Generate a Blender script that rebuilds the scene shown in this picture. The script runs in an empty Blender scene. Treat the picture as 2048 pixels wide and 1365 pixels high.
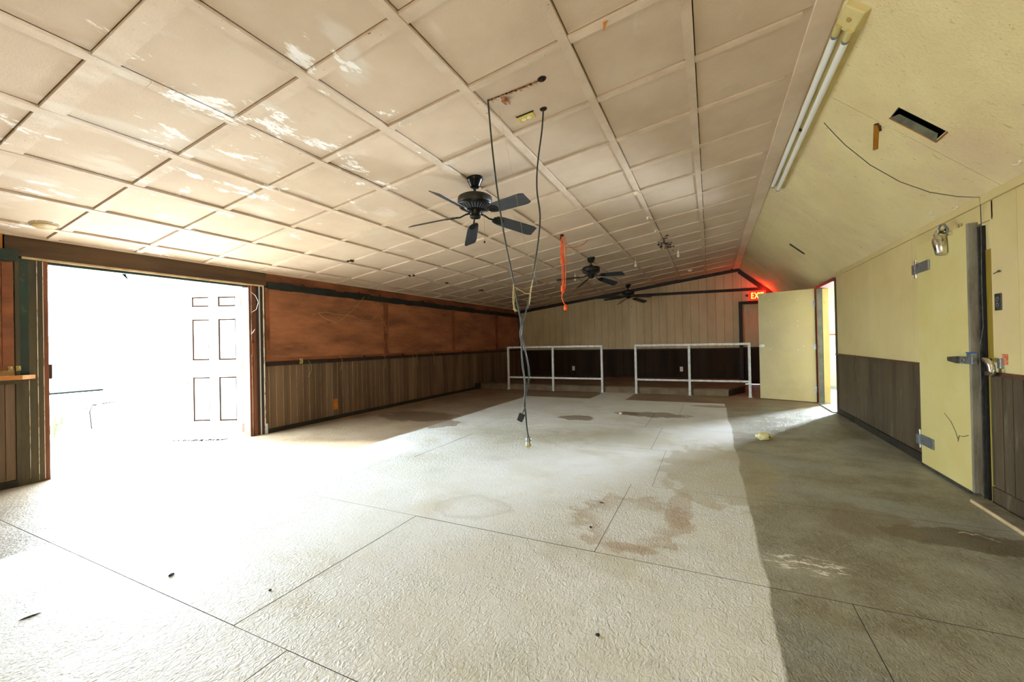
import bpy, math, random
from math import sin, cos, pi, radians as R, atan2, hypot
from mathutils import Vector, Matrix
random.seed(7)
S = bpy.context.scene
COL = S.collection

# ------------------------------------------------------------------ camera
YAW, PIT, ROL, FPX = .4468, .0056, -.0205, 826.69
cam_d = bpy.data.cameras.new('camera'); cam = bpy.data.objects.new('camera', cam_d); COL.objects.link(cam)
S.camera = cam
cam_d.sensor_width = 36; cam_d.lens = FPX/2048*36; cam_d.clip_start = .05; cam_d.clip_end = 400
r0 = Vector((cos(YAW), sin(YAW), 0)); f0 = Vector((-sin(YAW)*cos(PIT), cos(YAW)*cos(PIT), sin(PIT)))
u0 = r0.cross(f0)
rr = r0*cos(ROL) + u0*sin(ROL); uu = u0*cos(ROL) - r0*sin(ROL)
cam.matrix_world = Matrix(((rr.x, uu.x, -f0.x, 0), (rr.y, uu.y, -f0.y, 0), (rr.z, uu.z, -f0.z, 1.2), (0, 0, 0, 1)))

# ------------------------------------------------------------------ light and exposure
S.view_settings.view_transform = 'Standard'; S.view_settings.look = 'None'
S.view_settings.gamma = 1; S.view_settings.use_curve_mapping = False
S.view_settings.exposure = 0.07
W = bpy.data.worlds.new('sky'); S.world = W; W.use_nodes = True
bg = W.node_tree.nodes['Background']
bg.inputs[0].default_value = (.77, .92, 1.0, 1); bg.inputs[1].default_value = 42
S.cycles.max_bounces = 10; S.cycles.diffuse_bounces = 7
S.cycles.use_denoising = True

def area(name, loc, rot, sx, sy, power, color=(1, 1, 1), portal=False, spread=180):
    d = bpy.data.lights.new(name, 'AREA'); d.shape = 'RECTANGLE'; d.size = sx; d.size_y = sy
    d.energy = power; d.color = color; d.spread = R(spread)
    if portal: d.cycles.is_portal = True
    o = bpy.data.objects.new(name, d); COL.objects.link(o); o.location = loc; o.rotation_euler = rot
    return o
sd = bpy.data.lights.new('sun', 'SUN'); sd.energy = 34; sd.angle = R(9); sd.color = (1, .97, .92)
so = bpy.data.objects.new('sun', sd); COL.objects.link(so)
so.rotation_euler = Vector((.74, .13, -.66)).to_track_quat('-Z', 'Y').to_euler()
# daylight enters through the wide opening on the left and from the side room; the rear pair is added, unseen fill
area('daylight_opening', (-5.9, 2.6, 1.05), (0, R(-90), 0), 2.1, 1.95, 1, portal=True)
area('rear_fill_light', (-2.9, -2.52, 1.45), (R(90), 0, 0), 2.4, 1.2, 4, (1, .97, .92))
area('rear_fill_light', (.3, -2.52, 1.45), (R(90), 0, 0), 1.8, 1.2, 75, (1, .96, .88))
area('side_room_window_light', (4.15, 12.3, 1.15), (R(90), 0, R(147)), .8, 1.7, 850, (.80, .90, 1), spread=90)
area('side_room_lamp_light', (2.75, 6.72, 1.25), (0, R(90), R(-60)), .3, .5, 30, (1, .84, .5))

# ------------------------------------------------------------------ materials
def mat(name, c1, c2=None, scale=3.0, rough=.7, bump=0.0, bscale=80.0, stretch=(1, 1, 1), metallic=0.0, lo=.4, hi=.65,
        spots=None, rnd=0.0, detail=6.0, emit=None, coord='pos', spec=.4, wave=None):
    m = bpy.data.materials.new(name); m.use_nodes = True
    nt = m.node_tree; N = nt.nodes; L = nt.links
    b = N['Principled BSDF']; b.inputs['Roughness'].default_value = rough; b.inputs['Metallic'].default_value = metallic
    b.inputs['Specular IOR Level'].default_value = spec
    b.inputs['Base Color'].default_value = (*c1, 1)
    if coord == 'pos': src = N.new('ShaderNodeNewGeometry').outputs['Position']
    else: src = N.new('ShaderNodeTexCoord').outputs['Object']
    mp = N.new('ShaderNodeMapping'); mp.inputs['Scale'].default_value = stretch; L.new(src, mp.inputs['Vector'])
    col = None
    if c2:
        n = N.new('ShaderNodeTexNoise'); n.inputs['Scale'].default_value = scale; n.inputs['Detail'].default_value = detail
        n.inputs['Roughness'].default_value = .62
        L.new(mp.outputs[0], n.inputs['Vector'])
        r = N.new('ShaderNodeValToRGB'); r.color_ramp.elements[0].position = lo; r.color_ramp.elements[1].position = hi
        r.color_ramp.elements[0].color = (*c1, 1); r.color_ramp.elements[1].color = (*c2, 1)
        L.new(n.outputs['Fac'], r.inputs['Fac']); col = r.outputs['Color']
    for sp in (spots or []):      # (scale, threshold, softness, colour, amount, stretch)
        mp2 = N.new('ShaderNodeMapping'); mp2.inputs['Scale'].default_value = sp[5] if len(sp) > 5 else (1, 1, 1)
        mp2.inputs['Location'].default_value = (sp[0]*.37, 1.7, 2.3)
        L.new(src, mp2.inputs['Vector'])
        n = N.new('ShaderNodeTexNoise'); n.inputs['Scale'].default_value = sp[0]; n.inputs['Detail'].default_value = 5
        n.inputs['Roughness'].default_value = .65
        L.new(mp2.outputs[0], n.inputs['Vector'])
        mr = N.new('ShaderNodeMapRange'); mr.inputs['From Min'].default_value = sp[1]; mr.inputs['From Max'].default_value = sp[1]+sp[2]
        mr.inputs['To Max'].default_value = sp[4]
        L.new(n.outputs['Fac'], mr.inputs['Value'])
        mx = N.new('ShaderNodeMix'); mx.data_type = 'RGBA'; L.new(mr.outputs[0], mx.inputs['Factor'])
        if col: L.new(col, mx.inputs[6])
        else: mx.inputs[6].default_value = (*c1, 1)
        mx.inputs[7].default_value = (*sp[3], 1); col = mx.outputs[2]
    if rnd:
        oi = N.new('ShaderNodeObjectInfo'); mr = N.new('ShaderNodeMapRange')
        mr.inputs['To Min'].default_value = 1-rnd; mr.inputs['To Max'].default_value = 1+rnd
        L.new(oi.outputs['Random'], mr.inputs['Value'])
        hs = N.new('ShaderNodeHueSaturation'); L.new(mr.outputs[0], hs.inputs['Value'])
        if col: L.new(col, hs.inputs['Color'])
        else: hs.inputs['Color'].default_value = (*c1, 1)
        col = hs.outputs['Color']
    if col: L.new(col, b.inputs['Base Color'])
    if bump:
        n = N.new('ShaderNodeTexNoise'); n.inputs['Scale'].default_value = bscale; n.inputs['Detail'].default_value = 4
        L.new(mp.outputs[0], n.inputs['Vector'])
        bp = N.new('ShaderNodeBump'); bp.inputs['Strength'].default_value = bump; bp.inputs['Distance'].default_value = .01
        L.new(n.outputs['Fac'], bp.inputs['Height']); L.new(bp.outputs[0], b.inputs['Normal'])
    if emit:
        b.inputs['Emission Color'].default_value = (*emit[0], 1); b.inputs['Emission Strength'].default_value = emit[1]
    m['_col'] = 1
    return m

def hexc(h, k=1.0):
    v = [int(h[i:i+2], 16)/255 for i in (0, 2, 4)]
    return tuple(k*((c/12.92) if c <= .04045 else ((c+.055)/1.055)**2.4) for c in v)

M = {}
M['ceil'] = mat('ceiling_paint', hexc('d0bba2'), hexc('c4ae95'), scale=1.6, rough=.75, bump=.15, bscale=90, rnd=.035,
    spots=[(2.2, .60, .12, hexc('b3a68c'), .45, (1, 1, 1)), (1.1, .66, .06, hexc('c9c4ae'), .5, (1, 2, 1)), (9, .74, .03, hexc('8a7862'), .5)])
M['batten'] = mat('batten_paint', hexc('d3bfa8'), hexc('c6b198'), scale=5, rough=.7, bump=.2, rnd=.05,
    spots=[(36, .675, .02, hexc('4c3d2a'), .85)])
M['ridge'] = mat('ridge_board_paint', hexc('dfccb4'), hexc('d2bca2'), scale=2, rough=.7, spots=[(30, .72, .02, hexc('4c3d2c'), .8)])
M['slope'] = mat('slope_paint', hexc('e4d4a0'), hexc('dac796'), scale=1.3, rough=.7, bump=.55, bscale=55, stretch=(1, 1, 1),
    spots=[(1.0, .54, .2, hexc('d3b79c'), .6), (16, .63, .06, hexc('a0925e'), .5, (1, 1.6, 1)), (38, .70, .02, hexc('574a2c'), .75)])
M['cream'] = mat('cream_wall_paint', hexc('d0bf88'), hexc('c6b27c'), scale=1.1, rough=.6, bump=.1, bscale=60, rnd=.02,
    spots=[(.8, .55, .22, hexc('cdb391'), .6), (5, .72, .05, hexc('b3a169'), .5, (1, 1, .35)), (34, .75, .02, hexc('4e4226'), .7)])
M['cream_door'] = mat('cooler_door_paint', hexc('cfc286'), hexc('c8b774'), scale=1.5, rough=.5, bump=.08,
    spots=[(4, .66, .08, hexc('ab9752'), .45, (1, 1, .3)), (40, .74, .02, hexc('5a4d28'), .7)])
M['olive'] = mat('olive_jamb_paint', hexc('8c7626'), hexc('a38a3c'), scale=4, rough=.6, stretch=(1, 1, .3))
M['gasket'] = mat('grey_door_edge', hexc('8d8878'), hexc('6a6354'), scale=9, rough=.6, bump=.3, stretch=(1, 1, .3),
    spots=[(12, .6, .08, hexc('8a7e62'), .5)])
M['wain_r'] = mat('dark_stained_panelling', hexc('544734'), hexc('3d3223'), scale=5, rough=.55, bump=.35, bscale=70, stretch=(1, 1, .08), rnd=.10,
    spots=[(20, .58, .12, hexc('82775e'), .45, (1, 1, .18)), (60, .7, .03, hexc('9b9070'), .5, (1, 1, .4))])
M['cap_r'] = mat('reddish_cap_rail', hexc('5a3824'), hexc('3d2a1c'), scale=9, rough=.5, bump=.4, spots=[(30, .62, .06, hexc('6f6a55'), .6)])
M['wood_l'] = mat('brown_plywood', hexc('a86c4a'), hexc('774c34'), scale=2.6, rough=.5, bump=.2, bscale=40, stretch=(1, .45, 1.8), lo=.36, hi=.66, rnd=.08,
    spots=[(3, .60, .12, hexc('3a1f12'), .6, (1, .5, 1.6)), (2.3, .62, .1, hexc('8f5630'), .6, (1, .4, 1.6)), (55, .775, .012, hexc('c6b79b'), .9)])
M['frame_l'] = mat('brown_frame_wood', hexc('8a5232'), hexc('623722'), scale=5, rough=.55, bump=.25, stretch=(1, .3, 1))
M['wain_l'] = mat('walnut_panelling', hexc('725d49'), hexc('4f3f32'), scale=5, rough=.5, bump=.2, bscale=70, stretch=(1, 1, .08), rnd=.13,
    spots=[(4, .6, .1, hexc('6e5033'), .5, (1, 1, .3))])
M['groove_l'] = mat('light_groove_wood', hexc('d6b27c'), hexc('a67c4c'), scale=8, rough=.6)
M['header'] = mat('header_beam_wood', hexc('584027'), hexc('38271a'), scale=3, rough=.55, bump=.2, bscale=60, stretch=(1, .2, 2),
    spots=[(50, .76, .02, hexc('cdbd9a'), .9), (2.0, .58, .15, hexc('4a2417'), .6)])
M['green'] = mat('dark_green_board', hexc('1f3c34'), hexc('27302a'), scale=3, rough=.5, bump=.3,
    spots=[(7, .64, .06, hexc('4a4a38'), .7), (60, .77, .015, hexc('d9d5c5'), .9)])
M['strip'] = mat('burnt_dark_strip', hexc('1d2723'), hexc('141412'), scale=8, rough=.6, bump=.8, bscale=30, stretch=(1, .5, 1),
    spots=[(3, .64, .05, hexc('8a6a2f'), .75, (1, .5, 1)), (14, .66, .05, hexc('3e4a44'), .7)])
M['rail_l'] = mat('dark_chair_rail', hexc('2f211a'), hexc('1c1512'), scale=8, rough=.5, bump=.4,
    spots=[(6, .66, .05, hexc('7a4a30'), .7), (40, .73, .03, hexc('b9a685'), .7)])
M['base_dark'] = mat('scuffed_dark_baseboard', hexc('2e2a20'), hexc('1f1c16'), scale=6, rough=.6, bump=.5,
    spots=[(9, .66, .05, hexc('6a5a3e'), .7), (30, .74, .03, hexc('c8bb9b'), .8)])
M['jamb_dark'] = mat('dark_jamb_wood', hexc('3b2a22'), hexc('22201e'), scale=7, rough=.5, bump=.4, stretch=(1, 1, .15))
M['jamb_olive'] = mat('olive_brown_post', hexc('4e4630'), hexc('35332a'), scale=5, rough=.55, bump=.4, stretch=(1, 1, .2),
    spots=[(60, .76, .015, hexc('d9d5c5'), .8)])
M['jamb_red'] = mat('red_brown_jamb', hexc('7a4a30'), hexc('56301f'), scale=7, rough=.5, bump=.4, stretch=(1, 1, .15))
M['metal_strip'] = mat('bright_metal_strip', (.8, .82, .88), rough=.3, metallic=.6)
M['white_strip'] = mat('chipped_white_paint', hexc('e6e0d4'), hexc('a08c76'), scale=30, rough=.6, lo=.5, hi=.6, stretch=(1, 1, .3))
M['pale_strip'] = mat('pale_wood_strip', hexc('c7b08a'), hexc('a48b66'), scale=6, rough=.6)
M['orange_wood'] = mat('raw_orange_wood', hexc('c8823a'), hexc('a2622a'), scale=10, rough=.6, stretch=(1, .2, 1))
M['back_up'] = mat('tan_wall_plank', hexc('d8c29a'), hexc('c6b08a'), scale=3, rough=.7, bump=.1, stretch=(1, 1, .3), rnd=.03,
    spots=[(60, .765, .02, hexc('d6ccb4'), .7)])
M['back_lo'] = mat('dark_wall_plank', hexc('3a291c'), hexc('271b14'), scale=4, spec=.15, rough=.7, bump=.2, stretch=(1, 1, .1), rnd=.15,
    spots=[(7, .68, .05, hexc('5a4430'), .6, (1, 1, .3))])
M['trim_dark'] = mat('dark_brown_trim', hexc('2c1c14'), hexc('1f1510'), scale=5, rough=.5, bump=.2)
M['white_metal'] = mat('white_painted_steel', hexc('d8dad8'), hexc('b9bab4'), scale=12, rough=.4, spots=[(30, .7, .04, hexc('7a6b58'), .7)])
M['fan'] = mat('black_bronze_metal', hexc('23241f'), hexc('181a18'), scale=8, rough=.28, metallic=.7, coord='obj')
M['fan_band'] = mat('dull_bronze_band', hexc('2e2c22'), hexc('211f1a'), scale=10, rough=.5, metallic=.3, coord='obj')
M['fan_rib'] = mat('grey_bronze_ribs', hexc('5b5c60'), rough=.35, metallic=.6)
M['blade'] = mat('charcoal_fan_blade', hexc('34363a'), hexc('292b2e'), scale=14, rough=.45, bump=.1, coord='obj', stretch=(.2, 2, 1),
    spots=[(14, .67, .04, hexc('6a7256'), .6, (.3, 2, 1))])
M['chrome'] = mat('worn_chrome', (.72, .70, .62), (.42, .40, .33), scale=14, rough=.22, metallic=1, coord='obj')
M['steel'] = mat('galvanised_steel', (.36, .40, .42), (.22, .24, .25), scale=16, rough=.4, metallic=.8, coord='obj')
M['steel_dk'] = mat('dark_oiled_steel', (.10, .10, .09), (.05, .05, .045), scale=16, rough=.4, metallic=.6, coord='obj')
M['brass'] = mat('pale_brass', hexc('c9b978'), hexc('8f8148'), scale=20, rough=.4, metallic=.5, coord='obj')
M['yellow_plastic'] = mat('yellowed_plastic', hexc('cdb85e'), hexc('bfa84e'), scale=10, rough=.4)
M['white_plastic'] = mat('white_plastic', hexc('e8e2cf'), rough=.4)
M['ivory'] = mat('ivory_plastic', hexc('b8ac88'), rough=.4)
M['black'] = mat('black_rubber', hexc('15161a'), hexc('1d2024'), scale=20, rough=.5)
M['cord'] = mat('black_green_cord', hexc('1c241f'), hexc('2a352e'), scale=30, rough=.42, spec=.6)
M['orange'] = mat('orange_cord', hexc('f4682c'), hexc('e04c18'), scale=14, rough=.5)
M['rope'] = mat('frayed_cream_rope', hexc('cfc08e'), hexc('a89a6c'), scale=60, rough=.9)
M['hole'] = mat('dark_hole', (.006, .005, .004), rough=.95)
M['splinter'] = mat('torn_wood_fibre', hexc('8a5433'), hexc('c08a5c'), scale=60, rough=.85, lo=.45, hi=.6)
M['duct'] = mat('dusty_duct_metal', (.06, .065, .055), (.025, .025, .022), scale=10, rough=.6, spots=[(22, .62, .06, (.25, .25, .2), .5)])
M['duct_lt'] = mat('grey_duct_flange', hexc('6d6c55'), hexc('4b4a3c'), scale=9, rough=.6)
M['kraft'] = mat('brown_tape', hexc('b07d28'), hexc('94651c'), scale=9, rough=.6)
M['fixture'] = mat('cream_enamel', hexc('cbbb80'), hexc('bba86a'), scale=4, rough=.4, spots=[(30, .70, .03, hexc('6d5a34'), .7)])
M['tube'] = mat('white_fluorescent_glass', (.93, .94, .94), rough=.3, spec=.6)
M['plate'] = mat('tan_plastic_cover', hexc('b59a64'), hexc('a0864f'), scale=6, rough=.5)
M['nest'] = mat('black_soot_mould', (.02, .018, .014), (.06, .05, .04), scale=30, rough=1, bump=1, bscale=60)
M['mud'] = mat('mud_dauber_nest', hexc('4b3924'), hexc('2c2216'), scale=40, rough=1, bump=1)
M['door_tan'] = mat('tan_flush_door_paint', hexc('bcad7c'), hexc('afa072'), scale=1.6, rough=.45, bump=.08,
    spots=[(1.2, .52, .2, hexc('b5a384'), .6), (46, .775, .012, hexc('f2ead0'), .9), (50, .76, .01, hexc('4e3a24'), .7, (1.3, 1, 1))])
M['white_door'] = mat('white_door_paint', hexc('d9d4cc'), rough=.5)
M['grey_frame'] = mat('grey_steel_frame', hexc('55584c'), hexc('43463c'), scale=6, rough=.5)
M['yellow_jamb'] = mat('dirty_yellow_jamb', hexc('c7ad6a'), hexc('b09a60'), scale=4, rough=.5, stretch=(1, 1, .3),
    spots=[(6, .6, .1, hexc('7d6a45'), .5, (1, 1, .4))])
M['red_frame'] = mat('red_brown_door_head', hexc('7c3a2a'), hexc('63301f'), scale=6, rough=.5)
M['room_white'] = mat('pale_side_room_paint', hexc('d8dcd0'), rough=.7)
M['room_rail'] = mat('side_room_brown_rail', hexc('8a5a3a'), rough=.6)
M['side_floor'] = mat('grey_side_room_floor', hexc('9aa3a6'), hexc('7f8688'), scale=3, rough=.6)
M['exit_red'] = mat('exit_sign_red', (.5, .01, .008), rough=.4, emit=((1, .02, .01), 1.6))
M['exit_letter'] = mat('exit_sign_letter', (1, .6, .1), rough=.4, emit=((1, .42, .06), 3.2))
M['stone'] = mat('pale_foam_chunk', hexc('e0d6a0'), hexc('bfb27a'), scale=30, rough=.95, bump=.9, bscale=60, spots=[(28, .66, .04, hexc('5a4a26'), .8)])
M['dry_leaf'] = mat('dry_curled_leaf', hexc('b8a68a'), hexc('4a3420'), scale=40, rough=.8)
M['leaf'] = mat('green_leaf', hexc('5f7a4a'), hexc('3c5230'), scale=12, rough=.5)
M['ground'] = mat('sunlit_concrete', hexc('aeaca6'), hexc('a2a09a'), scale=1, rough=.9)
M['grate'] = mat('dark_leaf_litter', (.006, .006, .006), (.012, .011, .010), scale=30, rough=.95, spec=.05)
M['table_g'] = mat('dark_green_table', (.004, .007, .0055), rough=.9, spec=.05)
M['frond'] = mat('dark_frond', (.008, .010, .005), (.005, .007, .003), scale=12, rough=.9, spec=.05)
M['roof'] = mat('roof_boards', hexc('2a2218'), rough=.9)
M['satin'] = mat('satin_nickel', (.85, .86, .84), rough=.4, metallic=.3)
M['mould'] = mat('painted_shade_moulding', (.020, .009, .005), rough=.9, spec=.1)  # near-black colour puts recess shade into the door panel edges
M['glass'] = bpy.data.materials.new('bulb_glass'); M['glass'].use_nodes = True
_b = M['glass'].node_tree.nodes['Principled BSDF']; _b.inputs['Transmission Weight'].default_value = .8; _b.inputs['Roughness'].default_value = .1
_b.inputs['Base Color'].default_value = (.95, .95, .95, 1)
M['threshold'] = mat('worn_threshold', hexc('8d9196'), hexc('5d5a50'), scale=8, rough=.5)

# plaster smears on the front left part of the ceiling
def add_smears(m):
    nt = m.node_tree; N = nt.nodes; L = nt.links; b = N['Principled BSDF']
    old = b.inputs['Base Color'].links[0].from_socket
    g = N.new('ShaderNodeNewGeometry'); mp = N.new('ShaderNodeMapping'); mp.inputs['Scale'].default_value = (1.9, .8, 1)
    L.new(g.outputs['Position'], mp.inputs['Vector'])
    n = N.new('ShaderNodeTexNoise'); n.inputs['Scale'].default_value = 2.4; n.inputs['Detail'].default_value = 9; n.inputs['Roughness'].default_value = .7
    n.inputs['Distortion'].default_value = .4
    L.new(mp.outputs[0], n.inputs['Vector'])
    sx = N.new('ShaderNodeSeparateXYZ'); L.new(g.outputs['Position'], sx.inputs[0])
    a = N.new('ShaderNodeMapRange'); a.inputs['From Min'].default_value = -1.2; a.inputs['From Max'].default_value = -2.6
    a.inputs['To Min'].default_value = 0; a.inputs['To Max'].default_value = .07; L.new(sx.outputs[0], a.inputs['Value'])
    c = N.new('ShaderNodeMapRange'); c.inputs['From Min'].default_value = 2.2; c.inputs['From Max'].default_value = 4.5
    c.inputs['To Min'].default_value = 0; c.inputs['To Max'].default_value = -.12; L.new(sx.outputs[1], c.inputs['Value'])
    s1 = N.new('ShaderNodeMath'); L.new(n.outputs['Fac'], s1.inputs[0]); L.new(a.outputs[0], s1.inputs[1])
    s2 = N.new('ShaderNodeMath'); L.new(s1.outputs[0], s2.inputs[0]); L.new(c.outputs[0], s2.inputs[1])
    mr = N.new('ShaderNodeMapRange'); mr.inputs['From Min'].default_value = .645; mr.inputs['From Max'].default_value = .675; mr.inputs['To Max'].default_value = .95
    L.new(s2.outputs[0], mr.inputs['Value'])
    n3 = N.new('ShaderNodeTexNoise'); n3.inputs['Scale'].default_value = 1.7; n3.inputs['Detail'].default_value = 4; L.new(mp.outputs[0], n3.inputs['Vector'])
    q1 = N.new('ShaderNodeMath'); L.new(n3.outputs['Fac'], q1.inputs[0]); L.new(a.outputs[0], q1.inputs[1])
    q2 = N.new('ShaderNodeMath'); L.new(q1.outputs[0], q2.inputs[0]); L.new(c.outputs[0], q2.inputs[1])
    mr3 = N.new('ShaderNodeMapRange'); mr3.inputs['From Min'].default_value = .63; mr3.inputs['From Max'].default_value = .70; mr3.inputs['To Max'].default_value = .35
    L.new(q2.outputs[0], mr3.inputs['Value'])
    mx3 = N.new('ShaderNodeMix'); mx3.data_type = 'RGBA'; L.new(mr3.outputs[0], mx3.inputs['Factor']); L.new(old, mx3.inputs[6])
    mx3.inputs[7].default_value = (*hexc('e8e2d8'), 1); old = mx3.outputs[2]
    mx = N.new('ShaderNodeMix'); mx.data_type = 'RGBA'; L.new(mr.outputs[0], mx.inputs['Factor']); L.new(old, mx.inputs[6])
    mx.inputs[7].default_value = (*hexc('fbf8f4'), 1); L.new(mx.outputs[2], b.inputs['Base Color'])
add_smears(M['ceil']); add_smears(M['batten'])

def floor_material():
    m = bpy.data.materials.new('painted_floor'); m.use_nodes = True
    nt = m.node_tree; N = nt.nodes; L = nt.links; b = N['Principled BSDF']
    b.inputs['Roughness'].default_value = .5; b.inputs['Specular IOR Level'].default_value = .35
    g = N.new('ShaderNodeNewGeometry'); P = g.outputs['Position']
    sx = N.new('ShaderNodeSeparateXYZ'); L.new(P, sx.inputs[0]); X, Y = sx.outputs[0], sx.outputs[1]
    def noise(scale, st=(1, 1, 1), det=6, rough=.6, dist=0, off=(0, 0, 0)):
        mp = N.new('ShaderNodeMapping'); mp.inputs['Scale'].default_value = st; mp.inputs['Location'].default_value = off
        L.new(P, mp.inputs['Vector'])
        n = N.new('ShaderNodeTexNoise'); n.inputs['Scale'].default_value = scale; n.inputs['Detail'].default_value = det
        n.inputs['Roughness'].default_value = rough; n.inputs['Distortion'].default_value = dist
        L.new(mp.outputs[0], n.inputs['Vector']); return n.outputs['Fac']
    def math_(op, a, b_=0.0):
        n = N.new('ShaderNodeMath'); n.operation = op
        for i, v in enumerate((a, b_)):
            if isinstance(v, (int, float)): n.inputs[i].default_value = v
            else: L.new(v, n.inputs[i])
        return n.outputs[0]
    def step(v, a, b_, t=1.0):
        n = N.new('ShaderNodeMapRange'); n.inputs['From Min'].default_value = a; n.inputs['From Max'].default_value = b_
        n.inputs['To Max'].default_value = t; L.new(v, n.inputs['Value']); return n.outputs[0]
    def mix(f, a, b_):
        n = N.new('ShaderNodeMix'); n.data_type = 'RGBA'; L.new(f, n.inputs['Factor']) if not isinstance(f, float) else setattr(n.inputs['Factor'], 'default_value', f)
        for i, v in ((6, a), (7, b_)):
            if isinstance(v, tuple): n.inputs[i].default_value = (*v, 1)
            else: L.new(v, n.inputs[i])
        return n.outputs[2]
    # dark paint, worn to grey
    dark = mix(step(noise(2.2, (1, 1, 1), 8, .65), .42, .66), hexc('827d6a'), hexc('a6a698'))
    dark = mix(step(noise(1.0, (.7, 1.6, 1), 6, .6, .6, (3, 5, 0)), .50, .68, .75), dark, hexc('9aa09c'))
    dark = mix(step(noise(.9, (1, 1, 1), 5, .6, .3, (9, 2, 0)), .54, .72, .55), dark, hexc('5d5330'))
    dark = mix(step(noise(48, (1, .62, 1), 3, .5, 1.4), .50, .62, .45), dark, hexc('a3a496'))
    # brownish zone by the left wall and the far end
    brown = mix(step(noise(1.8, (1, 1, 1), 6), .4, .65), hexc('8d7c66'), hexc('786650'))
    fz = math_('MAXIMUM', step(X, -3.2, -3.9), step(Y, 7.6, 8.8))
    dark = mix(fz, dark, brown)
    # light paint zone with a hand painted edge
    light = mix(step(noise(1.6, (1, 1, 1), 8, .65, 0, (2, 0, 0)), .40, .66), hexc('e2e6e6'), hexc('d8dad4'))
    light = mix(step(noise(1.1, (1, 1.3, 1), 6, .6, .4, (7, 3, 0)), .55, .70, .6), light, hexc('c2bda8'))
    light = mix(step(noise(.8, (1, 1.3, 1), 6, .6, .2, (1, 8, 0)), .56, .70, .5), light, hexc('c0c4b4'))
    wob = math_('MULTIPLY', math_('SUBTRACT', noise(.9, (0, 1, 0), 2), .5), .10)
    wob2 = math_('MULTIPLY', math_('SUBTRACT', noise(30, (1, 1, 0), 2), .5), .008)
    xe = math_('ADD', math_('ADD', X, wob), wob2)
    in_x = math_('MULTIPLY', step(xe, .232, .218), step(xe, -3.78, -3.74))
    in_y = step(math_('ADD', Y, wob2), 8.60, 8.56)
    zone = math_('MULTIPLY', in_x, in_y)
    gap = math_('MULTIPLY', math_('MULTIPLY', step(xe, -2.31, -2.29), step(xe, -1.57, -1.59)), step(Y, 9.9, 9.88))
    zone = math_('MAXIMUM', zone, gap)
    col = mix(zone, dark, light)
    # stains: centre x,y, radii, colour, amount, ring
    blobs = [(-4.5, 5.62, .72, .46, hexc('5a4633'), .85, 0), (-3.72, 5.2, .28, .30, hexc('85725f'), .7, 0), (-1.92, 6.35, .28, .22, hexc('6f5a40'), .75, 0),
             (-.85, 7.0, .50, .24, hexc('6d5b42'), .7, 0), (-1.25, 7.0, .22, .16, hexc('6f5e44'), .6, 0), (-.50, 2.83, .36, .44, hexc('a58c6c'), .5, 1), (-.22, 3.15, (.09), .34, hexc('a58a68'), .4, 0), (-.42, 2.45, .16, .05, hexc('9a7c58'), .4, 0),
             (-1.6, 2.62, .28, .22, hexc('b0aca2'), .35, 1), (1.35, 3.3, .42, .16, hexc('5a4c3a'), .7, 0), (.9, 3.4, .24, .3, hexc('7d735e'), .5, 0),
             (-4.2, 4.2, .30, .40, hexc('8c7a68'), .4, 0), (.02, 8.2, .35, .14, hexc('78664c'), .6, 0),
             (-2.4, 4.9, .9, .5, hexc('a8a489'), .5, 0), (-1.0, 5.2, 1.1, .55, hexc('a39c7c'), .55, 0), (.05, 4.2, .5, .9, hexc('a9a07e'), .45, 0)]
    nz = noise(5, (1, 1, 1), 5, .6)
    for (cx, cy, rx, ry, c, amt, ring) in blobs:
        dx = math_('DIVIDE', math_('SUBTRACT', X, cx), rx); dy = math_('DIVIDE', math_('SUBTRACT', Y, cy), ry)
        d = math_('SQRT', math_('ADD', math_('MULTIPLY', dx, dx), math_('MULTIPLY', dy, dy)))
        d = math_('ADD', d, math_('MULTIPLY', math_('SUBTRACT', nz, .5), 1.3))
        f = step(d, 1.04, .93, amt)
        if ring: f = math_('MULTIPLY', f, step(d, .5, .92))
        if rx > .8: f = step(d, 1.3, .4, amt)
        col = mix(f, col, c)
    # scraped white scuffs right of the centre
    dx = math_('DIVIDE', math_('SUBTRACT', X, .43), .21); dy = math_('DIVIDE', math_('SUBTRACT', Y, 2.63), .11)
    d = math_('SQRT', math_('ADD', math_('MULTIPLY', dx, dx), math_('MULTIPLY', dy, dy)))
    sc = math_('MULTIPLY', step(d, 1.1, .7), step(noise(22, (.6, 1.4, 1), 5, .7), .52, .57, .95))
    col = mix(sc, col, hexc('f0efe8'))
    col = mix(step(noise(3.5, (.8, 1.6, 1), 8, .7, 0, (4, 4, 0)), .69, .72, .5), col, hexc('d6d8d2'))
    col = mix(step(noise(45, (1, 1, 1), 3), .765, .785, .85), col, hexc('3a2f22'))
    L.new(col, b.inputs['Base Color'])
    # stippled roller texture
    mp = N.new('ShaderNodeMapping'); mp.inputs['Scale'].default_value = (1.0, .62, 1); L.new(P, mp.inputs['Vector'])
    n1 = N.new('ShaderNodeTexNoise'); n1.inputs['Scale'].default_value = 52; n1.inputs['Detail'].default_value = 3; n1.inputs['Distortion'].default_value = 1.4
    L.new(mp.outputs[0], n1.inputs['Vector'])
    n2 = N.new('ShaderNodeTexNoise'); n2.inputs['Scale'].default_value = 3; L.new(P, n2.inputs['Vector'])
    hgt = math_('MULTIPLY', n1.outputs['Fac'], step(n2.outputs['Fac'], .1, .55))
    bp = N.new('ShaderNodeBump'); bp.inputs['Strength'].default_value = 1.0; bp.inputs['Distance'].default_value = .012
    L.new(hgt, bp.inputs['Height']); L.new(bp.outputs[0], b.inputs['Normal'])
    return m
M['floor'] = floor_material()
M['subfloor'] = mat('subfloor_gap', hexc('2c2822'), rough=.9)

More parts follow.
